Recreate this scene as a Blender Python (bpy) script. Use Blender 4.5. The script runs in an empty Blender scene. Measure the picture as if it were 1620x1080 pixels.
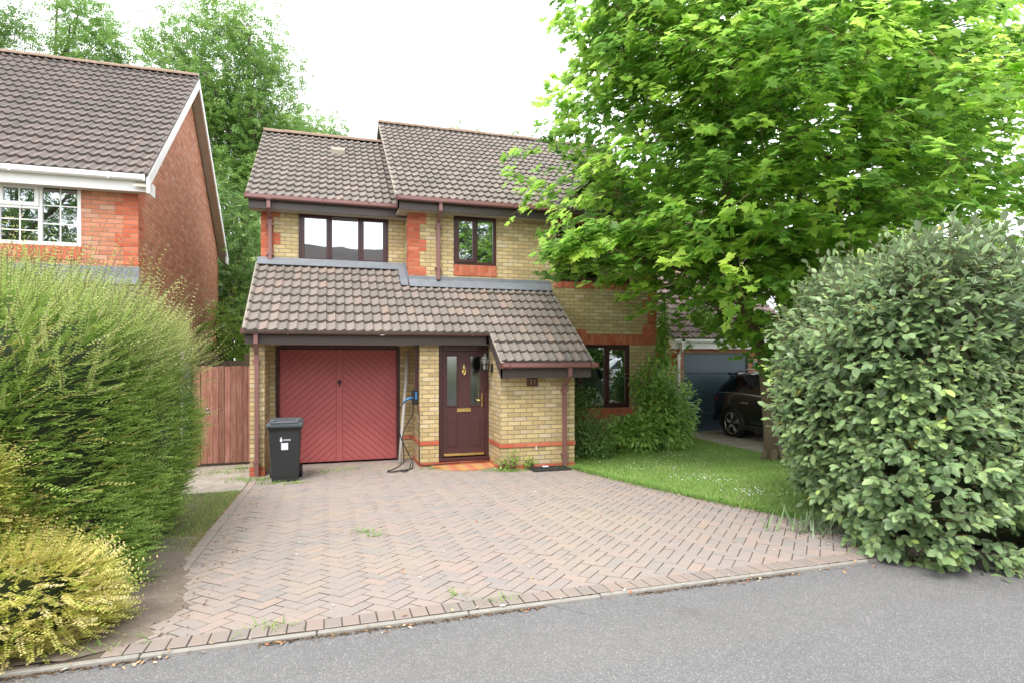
import bpy, math, random
import numpy as np
from mathutils import Vector, Matrix
SC = bpy.context.scene
COL = SC.collection
R = math.radians
rnd = random.Random(7)
NP = np.random.default_rng(11)

# ------------------------------------------------------------------ camera
cam = bpy.data.cameras.new('camera')
cam.sensor_width = 36.0
cam.lens = 20.87
cam.shift_y = 0.0136
cam.clip_end = 600
cam_o = bpy.data.objects.new('camera', cam)
COL.objects.link(cam_o)
cam_o.location = (0, 0, 1.95)
cam_o.rotation_euler = (R(90), 0, R(-17.2))
SC.camera = cam_o
# ------------------------------------------------------------------ sky
SUN_EL, SUN_AZ = 58.0, -30.0      # azimuth: degrees from behind the camera, towards its left
world = bpy.data.worlds.new('World')
SC.world = world
world.use_nodes = True
nt = world.node_tree
nt.nodes.clear()
wout = nt.nodes.new('ShaderNodeOutputWorld')
sky = nt.nodes.new('ShaderNodeTexSky')
sky.sky_type = 'NISHITA'
sky.sun_disc = False
sky.sun_elevation = R(SUN_EL)
sky.sun_rotation = R(180 + 30)
sky.dust_density = 3.0
b1 = nt.nodes.new('ShaderNodeBackground')
b1.inputs['Strength'].default_value = 0.06
nt.links.new(sky.outputs[0], b1.inputs['Color'])
b2 = nt.nodes.new('ShaderNodeBackground')          # even bright cloud layer
b2.inputs['Color'].default_value = (1.0, 0.985, 0.96, 1)
b2.inputs['Strength'].default_value = 1.05
ad = nt.nodes.new('ShaderNodeAddShader')
nt.links.new(b1.outputs[0], ad.inputs[0])
nt.links.new(b2.outputs[0], ad.inputs[1])
nt.links.new(ad.outputs[0], wout.inputs['Surface'])
# ------------------------------------------------------------------ sun
sl = bpy.data.lights.new('sun', 'SUN')
sl.energy = 1.3
sl.angle = R(18)
sl.color = (1.0, 0.96, 0.88)
sun_o = bpy.data.objects.new('sun', sl)
COL.objects.link(sun_o)
sd = Vector((math.sin(R(SUN_AZ)) * math.cos(R(SUN_EL)), -math.cos(R(SUN_AZ)) * math.cos(R(SUN_EL)), math.sin(R(SUN_EL))))
sun_o.rotation_euler = sd.to_track_quat('Z', 'Y').to_euler()
# ------------------------------------------------------------------ exposure
SC.view_settings.view_transform = 'Standard'
SC.view_settings.look = 'None'
SC.view_settings.exposure = 1.24
SC.view_settings.gamma = 1.0
SC.render.engine = 'CYCLES'
SC.cycles.max_bounces = 8
SC.cycles.transparent_max_bounces = 12

# ================================================================== material helpers
class NT:
    def __init__(s, name):
        s.m = bpy.data.materials.new(name)
        s.m.use_nodes = True
        s.t = s.m.node_tree
        s.t.nodes.clear()
        s.out = s.n('ShaderNodeOutputMaterial')
    def n(s, typ, **kw):
        nd = s.t.nodes.new(typ)
        for k, v in kw.items():
            setattr(nd, k, v)
        return nd
    def set(s, sock, v):
        if v is None: return
        if hasattr(v, 'links') or isinstance(v, bpy.types.NodeSocket):
            s.t.links.new(v, sock)
        else:
            if isinstance(v, (tuple, list)) and len(v) == 3 and sock.type == 'RGBA': v = (*v, 1)
            sock.default_value = v
    def math(s, op, a, b=0.0, c=None):
        nd = s.n('ShaderNodeMath', operation=op)
        s.set(nd.inputs[0], a); s.set(nd.inputs[1], b)
        if c is not None: s.set(nd.inputs[2], c)
        return nd.outputs[0]
    def mix(s, f, a, b, typ='MIX'):
        nd = s.n('ShaderNodeMixRGB', blend_type=typ)
        s.set(nd.inputs[0], f); s.set(nd.inputs[1], a); s.set(nd.inputs[2], b)
        return nd.outputs[0]
    def ramp(s, f, stops, interp='LINEAR'):
        nd = s.n('ShaderNodeValToRGB')
        cr = nd.color_ramp
        cr.interpolation = interp
        while len(cr.elements) < len(stops): cr.elements.new(0.5)
        for e, (p, c) in zip(cr.elements, stops):
            e.position = p; e.color = (*c, 1) if len(c) == 3 else c
        s.set(nd.inputs[0], f)
        return nd.outputs[0]
    def coord(s, which='Object'):
        return s.n('ShaderNodeTexCoord').outputs[which]
    def noise(s, scale, vec=None, detail=4, rough=0.55, out=0):
        nd = s.n('ShaderNodeTexNoise')
        nd.inputs['Scale'].default_value = scale
        nd.inputs['Detail'].default_value = detail
        nd.inputs['Roughness'].default_value = rough
        s.set(nd.inputs['Vector'], vec if vec is not None else s.coord())
        return nd.outputs[out]
    def attr(s, name):
        return s.n('ShaderNodeAttribute', attribute_name=name).outputs['Fac']
    def bump(s, h, strength=0.5, dist=0.01):
        nd = s.n('ShaderNodeBump')
        nd.inputs['Strength'].default_value = strength
        nd.inputs['Distance'].default_value = dist
        s.set(nd.inputs['Height'], h)
        return nd.outputs[0]
    def bsdf(s, col, rough=0.6, metal=0.0, spec=0.5, normal=None, coat=0.0, **kw):
        nd = s.n('ShaderNodeBsdfPrincipled')
        s.set(nd.inputs['Base Color'], col)
        s.set(nd.inputs['Roughness'], rough)
        s.set(nd.inputs['Metallic'], metal)
        s.set(nd.inputs['Specular IOR Level'], spec)
        nd.inputs['Coat Weight'].default_value = coat
        if normal is not None: s.set(nd.inputs['Normal'], normal)
        return nd.outputs[0]
    def done(s, sh):
        s.t.links.new(sh, s.out.inputs['Surface'])
        return s.m

def m_plain(name, col, rough=0.5, metal=0.0, spec=0.5, var=0.15, scale=6, bump=0.0, coat=0.0):
    k = NT(name)
    f = k.noise(scale)
    c = k.mix(f, tuple(x * (1 - var) for x in col), tuple(min(1, x * (1 + var)) for x in col))
    nrm = k.bump(k.noise(scale * 12), bump, 0.005) if bump else None
    rr = k.math('ADD', rough, k.math('MULTIPLY', k.math('SUBTRACT', k.noise(scale * 3), 0.5), 0.2))
    return k.done(k.bsdf(c, rr, metal, spec, nrm, coat))

def m_brick(name, stops, mortar, stain=(0.3, 0.28, 0.25), marks=0.25):
    k = NT(name)
    uv = k.n('ShaderNodeSeparateXYZ')
    k.set(uv.inputs[0], k.coord('UV'))
    U, V = uv.outputs[0], uv.outputs[1]
    row = k.math('FLOOR', k.math('DIVIDE', V, 0.075))
    off = k.math('MULTIPLY', k.math('FLOORED_MODULO', row, 2.0), 0.1125)
    uu = k.math('DIVIDE', k.math('ADD', U, off), 0.225)
    col = k.math('FLOOR', uu)
    fu = k.math('MULTIPLY', k.math('FRACT', uu), 0.225)
    fv = k.math('MULTIPLY', k.math('FRACT', k.math('DIVIDE', V, 0.075)), 0.075)
    wob = k.math('MULTIPLY', k.math('SUBTRACT', k.noise(40, detail=2), 0.5), 0.005)
    eu = k.math('MINIMUM', fu, k.math('SUBTRACT', 0.225, fu))
    ev = k.math('MINIMUM', fv, k.math('SUBTRACT', 0.075, fv))
    e = k.math('ADD', k.math('MINIMUM', eu, ev), wob)
    sm = k.n('ShaderNodeMapRange', interpolation_type='SMOOTHSTEP')
    k.set(sm.inputs[0], e)
    sm.inputs[1].default_value = 0.0035; sm.inputs[2].default_value = 0.0085
    solid = sm.outputs[0]
    cv = k.n('ShaderNodeCombineXYZ')
    k.set(cv.inputs[0], col); k.set(cv.inputs[1], row)
    wn = k.n('ShaderNodeTexWhiteNoise', noise_dimensions='2D')
    k.set(wn.inputs['Vector'], cv.outputs[0])
    c = k.ramp(wn.outputs[0], stops)
    hs = k.n('ShaderNodeHueSaturation')
    wn2 = k.n('ShaderNodeTexWhiteNoise', noise_dimensions='3D')
    cv2 = k.n('ShaderNodeCombineXYZ')
    k.set(cv2.inputs[0], row); k.set(cv2.inputs[1], col); cv2.inputs[2].default_value = 5.0
    k.set(wn2.inputs['Vector'], cv2.outputs[0])
    k.set(hs.inputs['Value'], k.math('ADD', 0.88, k.math('MULTIPLY', wn2.outputs[0], 0.22)))
    k.set(hs.inputs['Color'], c)
    c = hs.outputs[0]
    # kiln marks and weathering
    mk = k.ramp(k.noise(9, detail=6, rough=0.65), [(0.60, (0, 0, 0)), (0.72, (1, 1, 1))])
    c = k.mix(k.math('MULTIPLY', mk, marks), c, stain)
    g = k.noise(60, detail=3)
    c = k.mix(0.25, c, k.mix(g, (0.35, 0.35, 0.35), (0.95, 0.95, 0.95)), 'OVERLAY')
    mo = k.mix(k.noise(1.6), mortar, tuple(x * 0.7 for x in mortar))
    c = k.mix(solid, mo, c)
    h = k.math('ADD', k.math('MULTIPLY', solid, 1.0), k.math('MULTIPLY', g, 0.25))
    return k.done(k.bsdf(c, 0.85, spec=0.25, normal=k.bump(h, 0.8, 0.006)))

def m_tile(name, stops, lich=(0.45, 0.43, 0.38), lamt=0.35, pan=None):
    k = NT(name)
    uv = k.n('ShaderNodeSeparateXYZ')
    k.set(uv.inputs[0], k.coord('UV'))
    cv = k.n('ShaderNodeCombineXYZ')
    k.set(cv.inputs[0], k.math('FLOOR', uv.outputs[0])); k.set(cv.inputs[1], k.math('FLOOR', uv.outputs[1]))
    wn = k.n('ShaderNodeTexWhiteNoise', noise_dimensions='2D')
    k.set(wn.inputs['Vector'], cv.outputs[0])
    c = k.ramp(wn.outputs[0], stops)
    big = k.noise(0.9, detail=3)
    c = k.mix(k.math('MULTIPLY', k.ramp(big, [(0.35, (0, 0, 0)), (0.7, (1, 1, 1))]), 0.35), c, stops[0][1])
    sp = k.ramp(k.noise(26, detail=5, rough=0.7), [(0.56, (0, 0, 0)), (0.68, (1, 1, 1))])
    c = k.mix(k.math('MULTIPLY', sp, lamt), c, lich)
    ml = k.ramp(k.noise(5.5, detail=7, rough=0.75), [(0.60, (0, 0, 0)), (0.68, (1, 1, 1))])
    c = k.mix(k.math('MULTIPLY', ml, 0.5), c, (0.26, 0.255, 0.21))
    dk = k.ramp(k.noise(13, detail=6, rough=0.75), [(0.60, (0, 0, 0)), (0.70, (1, 1, 1))])
    c = k.mix(k.math('MULTIPLY', dk, 0.45), c, (0.07, 0.065, 0.06))
    g = k.noise(120, detail=3)
    c = k.mix(0.3, c, k.mix(g, (0.3, 0.3, 0.3), (0.95, 0.95, 0.95)), 'OVERLAY')
    return k.done(k.bsdf(c, 0.9, spec=0.2, normal=k.bump(g, 0.5, 0.004)))

def m_leaf(name, stops, trans=0.35, rough=0.45, spec=0.4, back=None):
    k = NT(name)
    c = k.ramp(k.attr('rnd'), stops)
    c = k.mix(0.35, c, k.mix(k.noise(1.3, detail=2), (0.2, 0.2, 0.2), (0.8, 0.8, 0.8)), 'OVERLAY')
    if back is not None:
        geo = k.n('ShaderNodeNewGeometry')
        c = k.mix(geo.outputs['Backfacing'], c, back)
    p = k.bsdf(c, rough, spec=spec)
    t = k.n('ShaderNodeBsdfTranslucent')
    hs = k.n('ShaderNodeHueSaturation')
    hs.inputs['Value'].default_value = 1.55
    hs.inputs['Saturation'].default_value = 0.95
    k.set(hs.inputs['Color'], c)
    k.set(t.inputs['Color'], hs.outputs[0])
    mx = k.n('ShaderNodeMixShader')
    mx.inputs[0].default_value = trans
    k.t.links.new(p, mx.inputs[1]); k.t.links.new(t.outputs[0], mx.inputs[2])
    return k.done(mx.outputs[0])

def m_glass(name, tint=(0.55, 0.62, 0.66), refl=0.30, rough=.012):
    k = NT(name)
    fr = k.n('ShaderNodeFresnel'); fr.inputs[0].default_value = 1.5
    f = k.math('MINIMUM', 1.0, k.math('ADD', k.math('MULTIPLY', fr.outputs[0], 1.6), refl))
    tr = k.n('ShaderNodeBsdfTransparent'); tr.inputs[0].default_value = (*tint, 1)
    gl = k.n('ShaderNodeBsdfGlossy'); gl.inputs['Roughness'].default_value = rough
    gl.inputs['Color'].default_value = (0.95, 0.98, 1, 1)
    k.set(gl.inputs['Normal'], k.bump(k.noise(1.5, detail=1), 0.25, 0.01))
    mx = k.n('ShaderNodeMixShader')
    k.set(mx.inputs[0], f)
    k.t.links.new(tr.outputs[0], mx.inputs[1]); k.t.links.new(gl.outputs[0], mx.inputs[2])
    return k.done(mx.outputs[0])

def m_bark(name, a, b):
    k = NT(name)
    mp = k.n('ShaderNodeMapping'); mp.inputs['Scale'].default_value = (1, 1, 0.25)
    k.set(mp.inputs[0], k.coord())
    f = k.noise(18, mp.outputs[0], 6, 0.7)
    return k.done(k.bsdf(k.mix(f, a, b), 0.9, spec=0.2, normal=k.bump(f, 0.8, 0.02)))

M = {}
M['ybrick'] = m_brick('yellow_stock_brick', [(0, (0.37, 0.285, 0.145)), (0.22, (0.42, 0.32, 0.16)), (0.5, (0.46, 0.355, 0.18)), (0.75, (0.49, 0.385, 0.205)), (0.93, (0.50, 0.42, 0.27)), (1.0, (0.44, 0.34, 0.22))], (0.27, 0.235, 0.175), (0.22, 0.19, 0.14), 0.55)
M['rbrick'] = m_brick('red_dressing_brick', [(0, (0.38, 0.085, 0.045)), (0.5, (0.45, 0.110, 0.058)), (1, (0.48, 0.15, 0.085))], (0.33, 0.22, 0.15), (0.28, 0.08, 0.04), 0.3)
M['nbrick'] = m_brick('neighbour_red_brick', [(0, (0.38, 0.145, 0.085)), (0.5, (0.46, 0.19, 0.112)), (0.85, (0.50, 0.225, 0.14)), (1, (0.46, 0.26, 0.185))], (0.30, 0.21, 0.16), (0.30, 0.16, 0.10), 0.4)
M['tile'] = m_tile('weathered_brown_tile', [(0, (0.142, 0.126, 0.114)), (0.5, (0.172, 0.150, 0.135)), (0.85, (0.200, 0.168, 0.150)), (1, (0.225, 0.168, 0.142))])
M['tile_up'] = m_tile('grey_brown_tile', [(0, (0.140, 0.126, 0.116)), (0.5, (0.165, 0.147, 0.135)), (0.9, (0.188, 0.162, 0.147)), (1, (0.205, 0.166, 0.147))])
M['tile_n'] = m_tile('neighbour_dark_tile', [(0, (0.120, 0.107, 0.102)), (0.5, (0.142, 0.122, 0.117)), (1, (0.165, 0.132, 0.124))], (0.26, 0.25, 0.235), 0.3)
M['tile_p'] = m_tile('purple_brown_tile', [(0, (0.135, 0.105, 0.10)), (0.5, (0.165, 0.125, 0.118)), (1, (0.195, 0.145, 0.135))], (0.35, 0.3, 0.28), 0.2)
M['ridge'] = m_plain('ridge_tile_terracotta', (0.22, 0.155, 0.115), 0.9, var=0.35, scale=9, bump=0.4)
M['mortar'] = m_plain('verge_mortar', (0.26, 0.235, 0.195), 0.95, var=0.25, scale=12, bump=0.4)
M['gutter'] = m_plain('faded_maroon_plastic', (0.215, 0.105, 0.10), 0.38, var=0.12, scale=3)
M['gutterd'] = m_plain('maroon_plastic_union', (0.13, 0.05, 0.045), 0.4, var=0.1)
M['fascia'] = m_plain('dark_painted_fascia', (0.070, 0.054, 0.052), 0.45, var=0.2, scale=5)
M['soffit'] = m_plain('cream_soffit', (0.42, 0.37, 0.29), 0.7, var=0.1)
M['brown'] = m_plain('dark_brown_frame', (0.050, 0.018, 0.020), 0.3, var=0.15, scale=3)
M['door'] = m_plain('maroon_door_leaf', (0.058, 0.022, 0.024), 0.4, var=0.1, scale=4, bump=0.1)
M['white'] = m_plain('white_upvc', (0.78, 0.78, 0.78), 0.35, var=0.03)
M['garage'] = m_plain('painted_red_timber', (0.43, 0.105, 0.105), 0.55, var=0.14, scale=2.5, bump=0.15)
M['garaged'] = m_plain('painted_red_groove', (0.17, 0.028, 0.032), 0.6, var=0.1)
M['black'] = m_plain('black_metal', (0.012, 0.012, 0.013), 0.35, var=0.2)
M['rubber'] = m_plain('black_rubber', (0.018, 0.018, 0.019), 0.7, var=0.2)
M['brass'] = m_plain('polished_brass', (0.75, 0.58, 0.22), 0.25, metal=1.0, var=0.1)
M['bin'] = m_plain('charcoal_bin_plastic', (0.026, 0.030, 0.033), 0.42, var=0.15, scale=5, bump=0.1)
M['binlid'] = m_plain('grey_bin_lid', (0.075, 0.088, 0.10), 0.42, var=0.15, scale=5, bump=0.1)
M['label'] = m_plain('white_sticker', (0.72, 0.75, 0.85), 0.4, var=0.05)
M['blue'] = m_plain('blue_plastic', (0.03, 0.14, 0.32), 0.3, var=0.1)
M['pipe'] = m_plain('grey_white_pipe', (0.55, 0.54, 0.50), 0.45, var=0.12, scale=4)
M['lead'] = m_plain('lead_flashing', (0.155, 0.172, 0.20), 0.55, var=0.3, scale=6, bump=0.5)
M['dark'] = m_plain('dark_room', (0.05, 0.048, 0.045), 0.9)
M['cream'] = m_plain('room_plaster', (0.35, 0.33, 0.30), 0.9)
M['blind'] = m_plain('white_blind', (0.55, 0.57, 0.60), 0.8, var=0.03)
M['glass'] = m_glass('window_glass')
M['glassd'] = m_glass('door_glass', (0.35, 0.38, 0.38), 0.12, .12)
M['lampglass'] = m_plain('lantern_glass', (0.16, 0.17, 0.16), 0.25, var=0.1)
M['bluegarage'] = m_plain('blue_grey_door', (0.050, 0.082, 0.118), 0.4, var=0.06, scale=2, bump=0.15)
M['bark'] = m_bark('maple_bark', (0.10, 0.07, 0.045), (0.24, 0.19, 0.13))
M['bark2'] = m_bark('dark_bark', (0.09, 0.075, 0.055), (0.17, 0.14, 0.10))
M['twig'] = m_plain('brown_twig', (0.16, 0.10, 0.055), 0.8, var=0.3)
M['twig2'] = m_plain('green_brown_twig', (0.15, 0.13, 0.06), 0.8, var=0.3)
M['chrome'] = m_plain('alloy', (0.45, 0.45, 0.47), 0.3, metal=0.9, var=0.1)
M['carblack'] = m_plain('black_car_paint', (0.006, 0.009, 0.013), 0.18, var=0.1, coat=1.0)
M['carwhite'] = m_plain('white_car_paint', (0.75, 0.77, 0.80), 0.2, var=0.02, coat=1.0)
M['carglass'] = m_plain('tinted_car_glass', (0.004, 0.005, 0.006), 0.08, var=0.1, spec=0.4)
M['redlamp'] = m_plain('red_lens', (0.22, 0.01, 0.01), 0.15)
M['gold77'] = m_plain('sign_numerals', (0.40, 0.33, 0.24), 0.4)
M['sign'] = m_plain('maroon_sign_plate', (0.10, 0.035, 0.03), 0.4)
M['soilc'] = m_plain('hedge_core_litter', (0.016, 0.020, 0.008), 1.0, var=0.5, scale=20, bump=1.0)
M['darkcore'] = m_plain('hedge_shade_core', (0.030, 0.045, 0.016), 1.0, var=0.5, scale=20, bump=1.0)  # near-black green of the added solid that keeps hedge gaps dark

def m_fence():
    k = NT('red_stained_boards')
    mp = k.n('ShaderNodeMapping'); mp.inputs['Scale'].default_value = (1, 1, 0.12)
    k.set(mp.inputs[0], k.coord())
    f = k.noise(22, mp.outputs[0], 6, 0.7)
    c = k.ramp(f, [(0.25, (0.14, 0.070, 0.055)), (0.45, (0.235, 0.112, 0.086)), (0.6, (0.30, 0.170, 0.135)), (0.75, (0.32, 0.245, 0.21))])
    c = k.mix(0.6, c, k.mix(k.attr('rnd'), (0.25, 0.22, 0.22), (0.85, 0.75, 0.72)), 'OVERLAY')
    return k.done(k.bsdf(c, 0.85, spec=0.2, normal=k.bump(f, 0.5, 0.004)))
M['fence'] = m_fence()

def m_asphalt():
    k = NT('asphalt')
    vo = k.n('ShaderNodeTexVoronoi'); vo.inputs['Scale'].default_value = 210
    k.set(vo.inputs['Vector'], k.coord())
    hs = k.n('ShaderNodeSeparateColor'); k.set(hs.inputs[0], vo.outputs['Color'])
    c = k.ramp(hs.outputs[0], [(0, (0.115, 0.116, 0.122)), (0.6, (0.150, 0.150, 0.155)), (0.9, (0.20, 0.20, 0.203)), (0.97, (0.34, 0.335, 0.33))])
    big = k.noise(1.1, detail=5)
    c = k.mix(0.5, c, k.mix(big, (0.38, 0.38, 0.39), (0.60, 0.60, 0.60)), 'OVERLAY')
    vc = k.n('ShaderNodeTexVoronoi', feature='DISTANCE_TO_EDGE'); vc.inputs['Scale'].default_value = 0.55
    wv = k.n('ShaderNodeMixRGB'); wv.inputs[0].default_value = 0.12
    k.set(wv.inputs[1], k.coord()); k.set(wv.inputs[2], k.noise(3, detail=5, out=1))
    k.set(vc.inputs['Vector'], wv.outputs[0])
    cr = k.ramp(vc.outputs[0], [(0.0, (1, 1, 1)), (0.007, (0, 0, 0))])
    gate = k.ramp(k.noise(0.8, detail=2), [(0.52, (0, 0, 0)), (0.60, (1, 1, 1))])
    c = k.mix(k.math('MULTIPLY', k.math('MULTIPLY', cr, gate), 0.55), c, (0.05, 0.05, 0.05))
    stn = k.ramp(k.noise(2.3, detail=7, rough=0.7), [(0.58, (0, 0, 0)), (0.70, (1, 1, 1))])
    c = k.mix(k.math('MULTIPLY', stn, 0.35), c, (0.09, 0.088, 0.085))
    lt = k.ramp(k.noise(1.7, detail=7, rough=0.7, vec=k.n('ShaderNodeTexCoord').outputs['Generated']), [(0.55, (0, 0, 0)), (0.72, (1, 1, 1))])
    c = k.mix(k.math('MULTIPLY', lt, 0.3), c, (0.22, 0.215, 0.20))
    nz = k.noise(14, detail=4)
    c = k.mix(0.35, c, k.mix(nz, (0.3, 0.3, 0.3), (0.7, 0.7, 0.7)), 'OVERLAY')
    h = k.math('ADD', vo.outputs['Distance'], k.noise(220, detail=2))
    return k.done(k.bsdf(c, 0.9, spec=0.3, normal=k.bump(h, 0.7, 0.006)))
M['asphalt'] = m_asphalt()

def m_ground(name, cols, scale=2.0, fine=40, bump=0.5):
    k = NT(name)
    f = k.noise(scale, detail=6, rough=0.65)
    c = k.ramp(f, [(0.3, cols[0]), (0.5, cols[1]), (0.7, cols[2])])
    g = k.noise(fine, detail=4, rough=0.7)
    c = k.mix(0.6, c, k.mix(g, (0.2, 0.2, 0.2), (0.9, 0.9, 0.9)), 'OVERLAY')
    return k.done(k.bsdf(c, 0.95, spec=0.15, normal=k.bump(g, bump, 0.02)))
M['soil'] = m_ground('soil', [(0.12, 0.098, 0.078), (0.17, 0.14, 0.115), (0.23, 0.195, 0.165)])
M['grassbase'] = m_ground('grass_base', [(0.12, 0.20, 0.05), (0.17, 0.25, 0.07), (0.26, 0.27, 0.13)])
M['gravel'] = m_ground('gravel_path', [(0.22, 0.19, 0.16), (0.30, 0.27, 0.235), (0.36, 0.33, 0.29)], 4, 60)
M['farground'] = m_ground('far_ground', [(0.05, 0.09, 0.025), (0.08, 0.12, 0.04), (0.12, 0.12, 0.06)], 0.3, 8)
M['concrete'] = m_plain('pale_kerb_concrete', (0.25, 0.24, 0.22), 0.9, var=0.25, scale=14, bump=0.4)

def m_paver(name, stops, moss=True):
    k = NT(name)
    c = k.ramp(k.attr('rnd'), stops)
    g = k.noise(90, detail=4, rough=0.7)
    c = k.mix(0.35, c, k.mix(g, (0.25, 0.25, 0.25), (0.85, 0.85, 0.85)), 'OVERLAY')
    # sand and algae film lying on the blocks in patches
    s1 = k.ramp(k.noise(0.55, detail=5, rough=0.6), [(0.50, (0, 0, 0)), (0.66, (1, 1, 1))])
    c = k.mix(k.math('MULTIPLY', s1, 0.40), c, (0.33, 0.285, 0.21))
    s2 = k.ramp(k.noise(5, detail=7, rough=0.75), [(0.55, (0, 0, 0)), (0.70, (1, 1, 1))])
    c = k.mix(k.math('MULTIPLY', s2, 0.30), c, (0.22, 0.20, 0.14))
    s3 = k.ramp(k.noise(30, detail=4, rough=0.8), [(0.66, (0, 0, 0)), (0.72, (1, 1, 1))])
    c = k.mix(k.math('MULTIPLY', s3, 0.35), c, (0.45, 0.42, 0.37))
    return k.done(k.bsdf(c, 0.9, spec=0.25, normal=k.bump(g, 0.5, 0.004)))
M['paver'] = m_paver('clay_paver', [(0, (0.232, 0.214, 0.206)), (0.2, (0.252, 0.222, 0.207)), (0.5, (0.266, 0.226, 0.207)), (0.85, (0.278, 0.230, 0.208)), (1, (0.296, 0.235, 0.204))])
M['kerbblock'] = m_paver('kerb_block', [(0, (0.205, 0.182, 0.166)), (0.5, (0.228, 0.192, 0.172)), (1, (0.250, 0.198, 0.174))])
M['joint'] = m_ground('joint_sand', [(0.075, 0.064, 0.052), (0.10, 0.085, 0.068), (0.12, 0.11, 0.075)], 3, 50) if True else m_ground('joint_sand', [(0.085, 0.072, 0.058), (0.12, 0.10, 0.08), (0.14, 0.13, 0.085)], 3, 50)

def m_mat():
    k = NT('striped_tiles')
    uv = k.n('ShaderNodeSeparateXYZ'); k.set(uv.inputs[0], k.coord('UV'))
    f = k.noise(6, detail=3)
    st = k.math('FRACT', k.math('MULTIPLY', uv.outputs[0], 3.4))
    c = k.ramp(st, [(0, (0.42, 0.14, 0.06)), (0.3, (0.50, 0.24, 0.08)), (0.55, (0.42, 0.27, 0.10)), (0.8, (0.46, 0.15, 0.09))], 'CONSTANT')
    c = k.mix(k.math('MULTIPLY', f, 0.55), c, (0.36, 0.24, 0.15))
    return k.done(k.bsdf(c, 0.95, spec=0.1, normal=k.bump(k.noise(150), 0.5, 0.004)))
M['doormat'] = m_mat()

M['maple'] = m_leaf('maple_leaf', [(0, (0.10, 0.22, 0.04)), (0.35, (0.18, 0.34, 0.052)), (0.7, (0.30, 0.49, 0.07)), (1, (0.46, 0.62, 0.10))], 0.58, 0.42, 0.35)
M['elae'] = m_leaf('silverberry_leaf', [(0, (0.10, 0.18, 0.075)), (0.4, (0.165, 0.265, 0.115)), (0.75, (0.235, 0.345, 0.14)), (0.93, (0.34, 0.47, 0.14)), (0.985, (0.42, 0.55, 0.13)), (1, (0.40, 0.32, 0.06))], 0.25, 0.38, 0.5, back=(0.20, 0.25, 0.15))
M['loni'] = m_leaf('box_honeysuckle_leaf', [(0, (0.17, 0.28, 0.06)), (0.4, (0.26, 0.39, 0.085)), (0.75, (0.36, 0.50, 0.12)), (0.95, (0.45, 0.56, 0.17)), (0.975, (0.52, 0.47, 0.14)), (1, (0.68, 0.56, 0.22))], 0.3, 0.45, 0.35)
M['lonitip'] = m_leaf('honeysuckle_new_shoots', [(0, (0.26, 0.35, 0.09)), (0.5, (0.37, 0.46, 0.13)), (0.85, (0.48, 0.52, 0.21)), (1, (0.56, 0.48, 0.32))], 0.35, 0.45, 0.35)
M['gold'] = m_leaf('golden_honeysuckle_leaf', [(0, (0.24, 0.34, 0.06)), (0.3, (0.46, 0.47, 0.11)), (0.7, (0.66, 0.58, 0.22)), (1, (0.78, 0.64, 0.42))], 0.3, 0.5, 0.3)
M['ash'] = m_leaf('ash_leaf', [(0, (0.09, 0.19, 0.04)), (0.5, (0.15, 0.27, 0.06)), (1, (0.23, 0.35, 0.09))], 0.4, 0.5, 0.3)
M['ivy'] = m_leaf('dark_leaf', [(0, (0.08, 0.16, 0.045)), (0.6, (0.14, 0.25, 0.065)), (1, (0.23, 0.37, 0.10))], 0.25, 0.4, 0.35)
M['lime'] = m_leaf('lime_leaf', [(0, (0.14, 0.28, 0.04)), (0.6, (0.22, 0.38, 0.06)), (1, (0.32, 0.46, 0.09))], 0.4, 0.5, 0.3)
M['shrub'] = m_leaf('shrub_leaf', [(0, (0.17, 0.31, 0.07)), (0.6, (0.27, 0.44, 0.10)), (1, (0.38, 0.55, 0.15))], 0.35, 0.4, 0.4)
M['blade'] = m_leaf('grass_blade', [(0, (0.12, 0.23, 0.05)), (0.5, (0.20, 0.34, 0.08)), (0.85, (0.29, 0.42, 0.12)), (1, (0.42, 0.42, 0.22))], 0.35, 0.6, 0.2)
M['drygrass'] = m_leaf('dry_grass_blade', [(0, (0.20, 0.22, 0.07)), (0.5, (0.32, 0.27, 0.12)), (1, (0.42, 0.33, 0.18))], 0.2, 0.7, 0.2)
M['petal'] = m_leaf('white_petal', [(0, (0.6, 0.6, 0.6)), (1, (0.8, 0.78, 0.78))], 0.2, 0.6, 0.2)
M['debris'] = m_leaf('dry_debris', [(0, (0.07, 0.05, 0.035)), (0.5, (0.17, 0.125, 0.085)), (1, (0.34, 0.28, 0.20))], 0.0, 0.9, 0.1)
M['litter'] = m_leaf('fallen_leaf', [(0, (0.35, 0.12, 0.05)), (0.5, (0.42, 0.25, 0.12)), (0.8, (0.50, 0.42, 0.30)), (1, (0.62, 0.58, 0.5))], 0.1, 0.7, 0.2)

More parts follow.
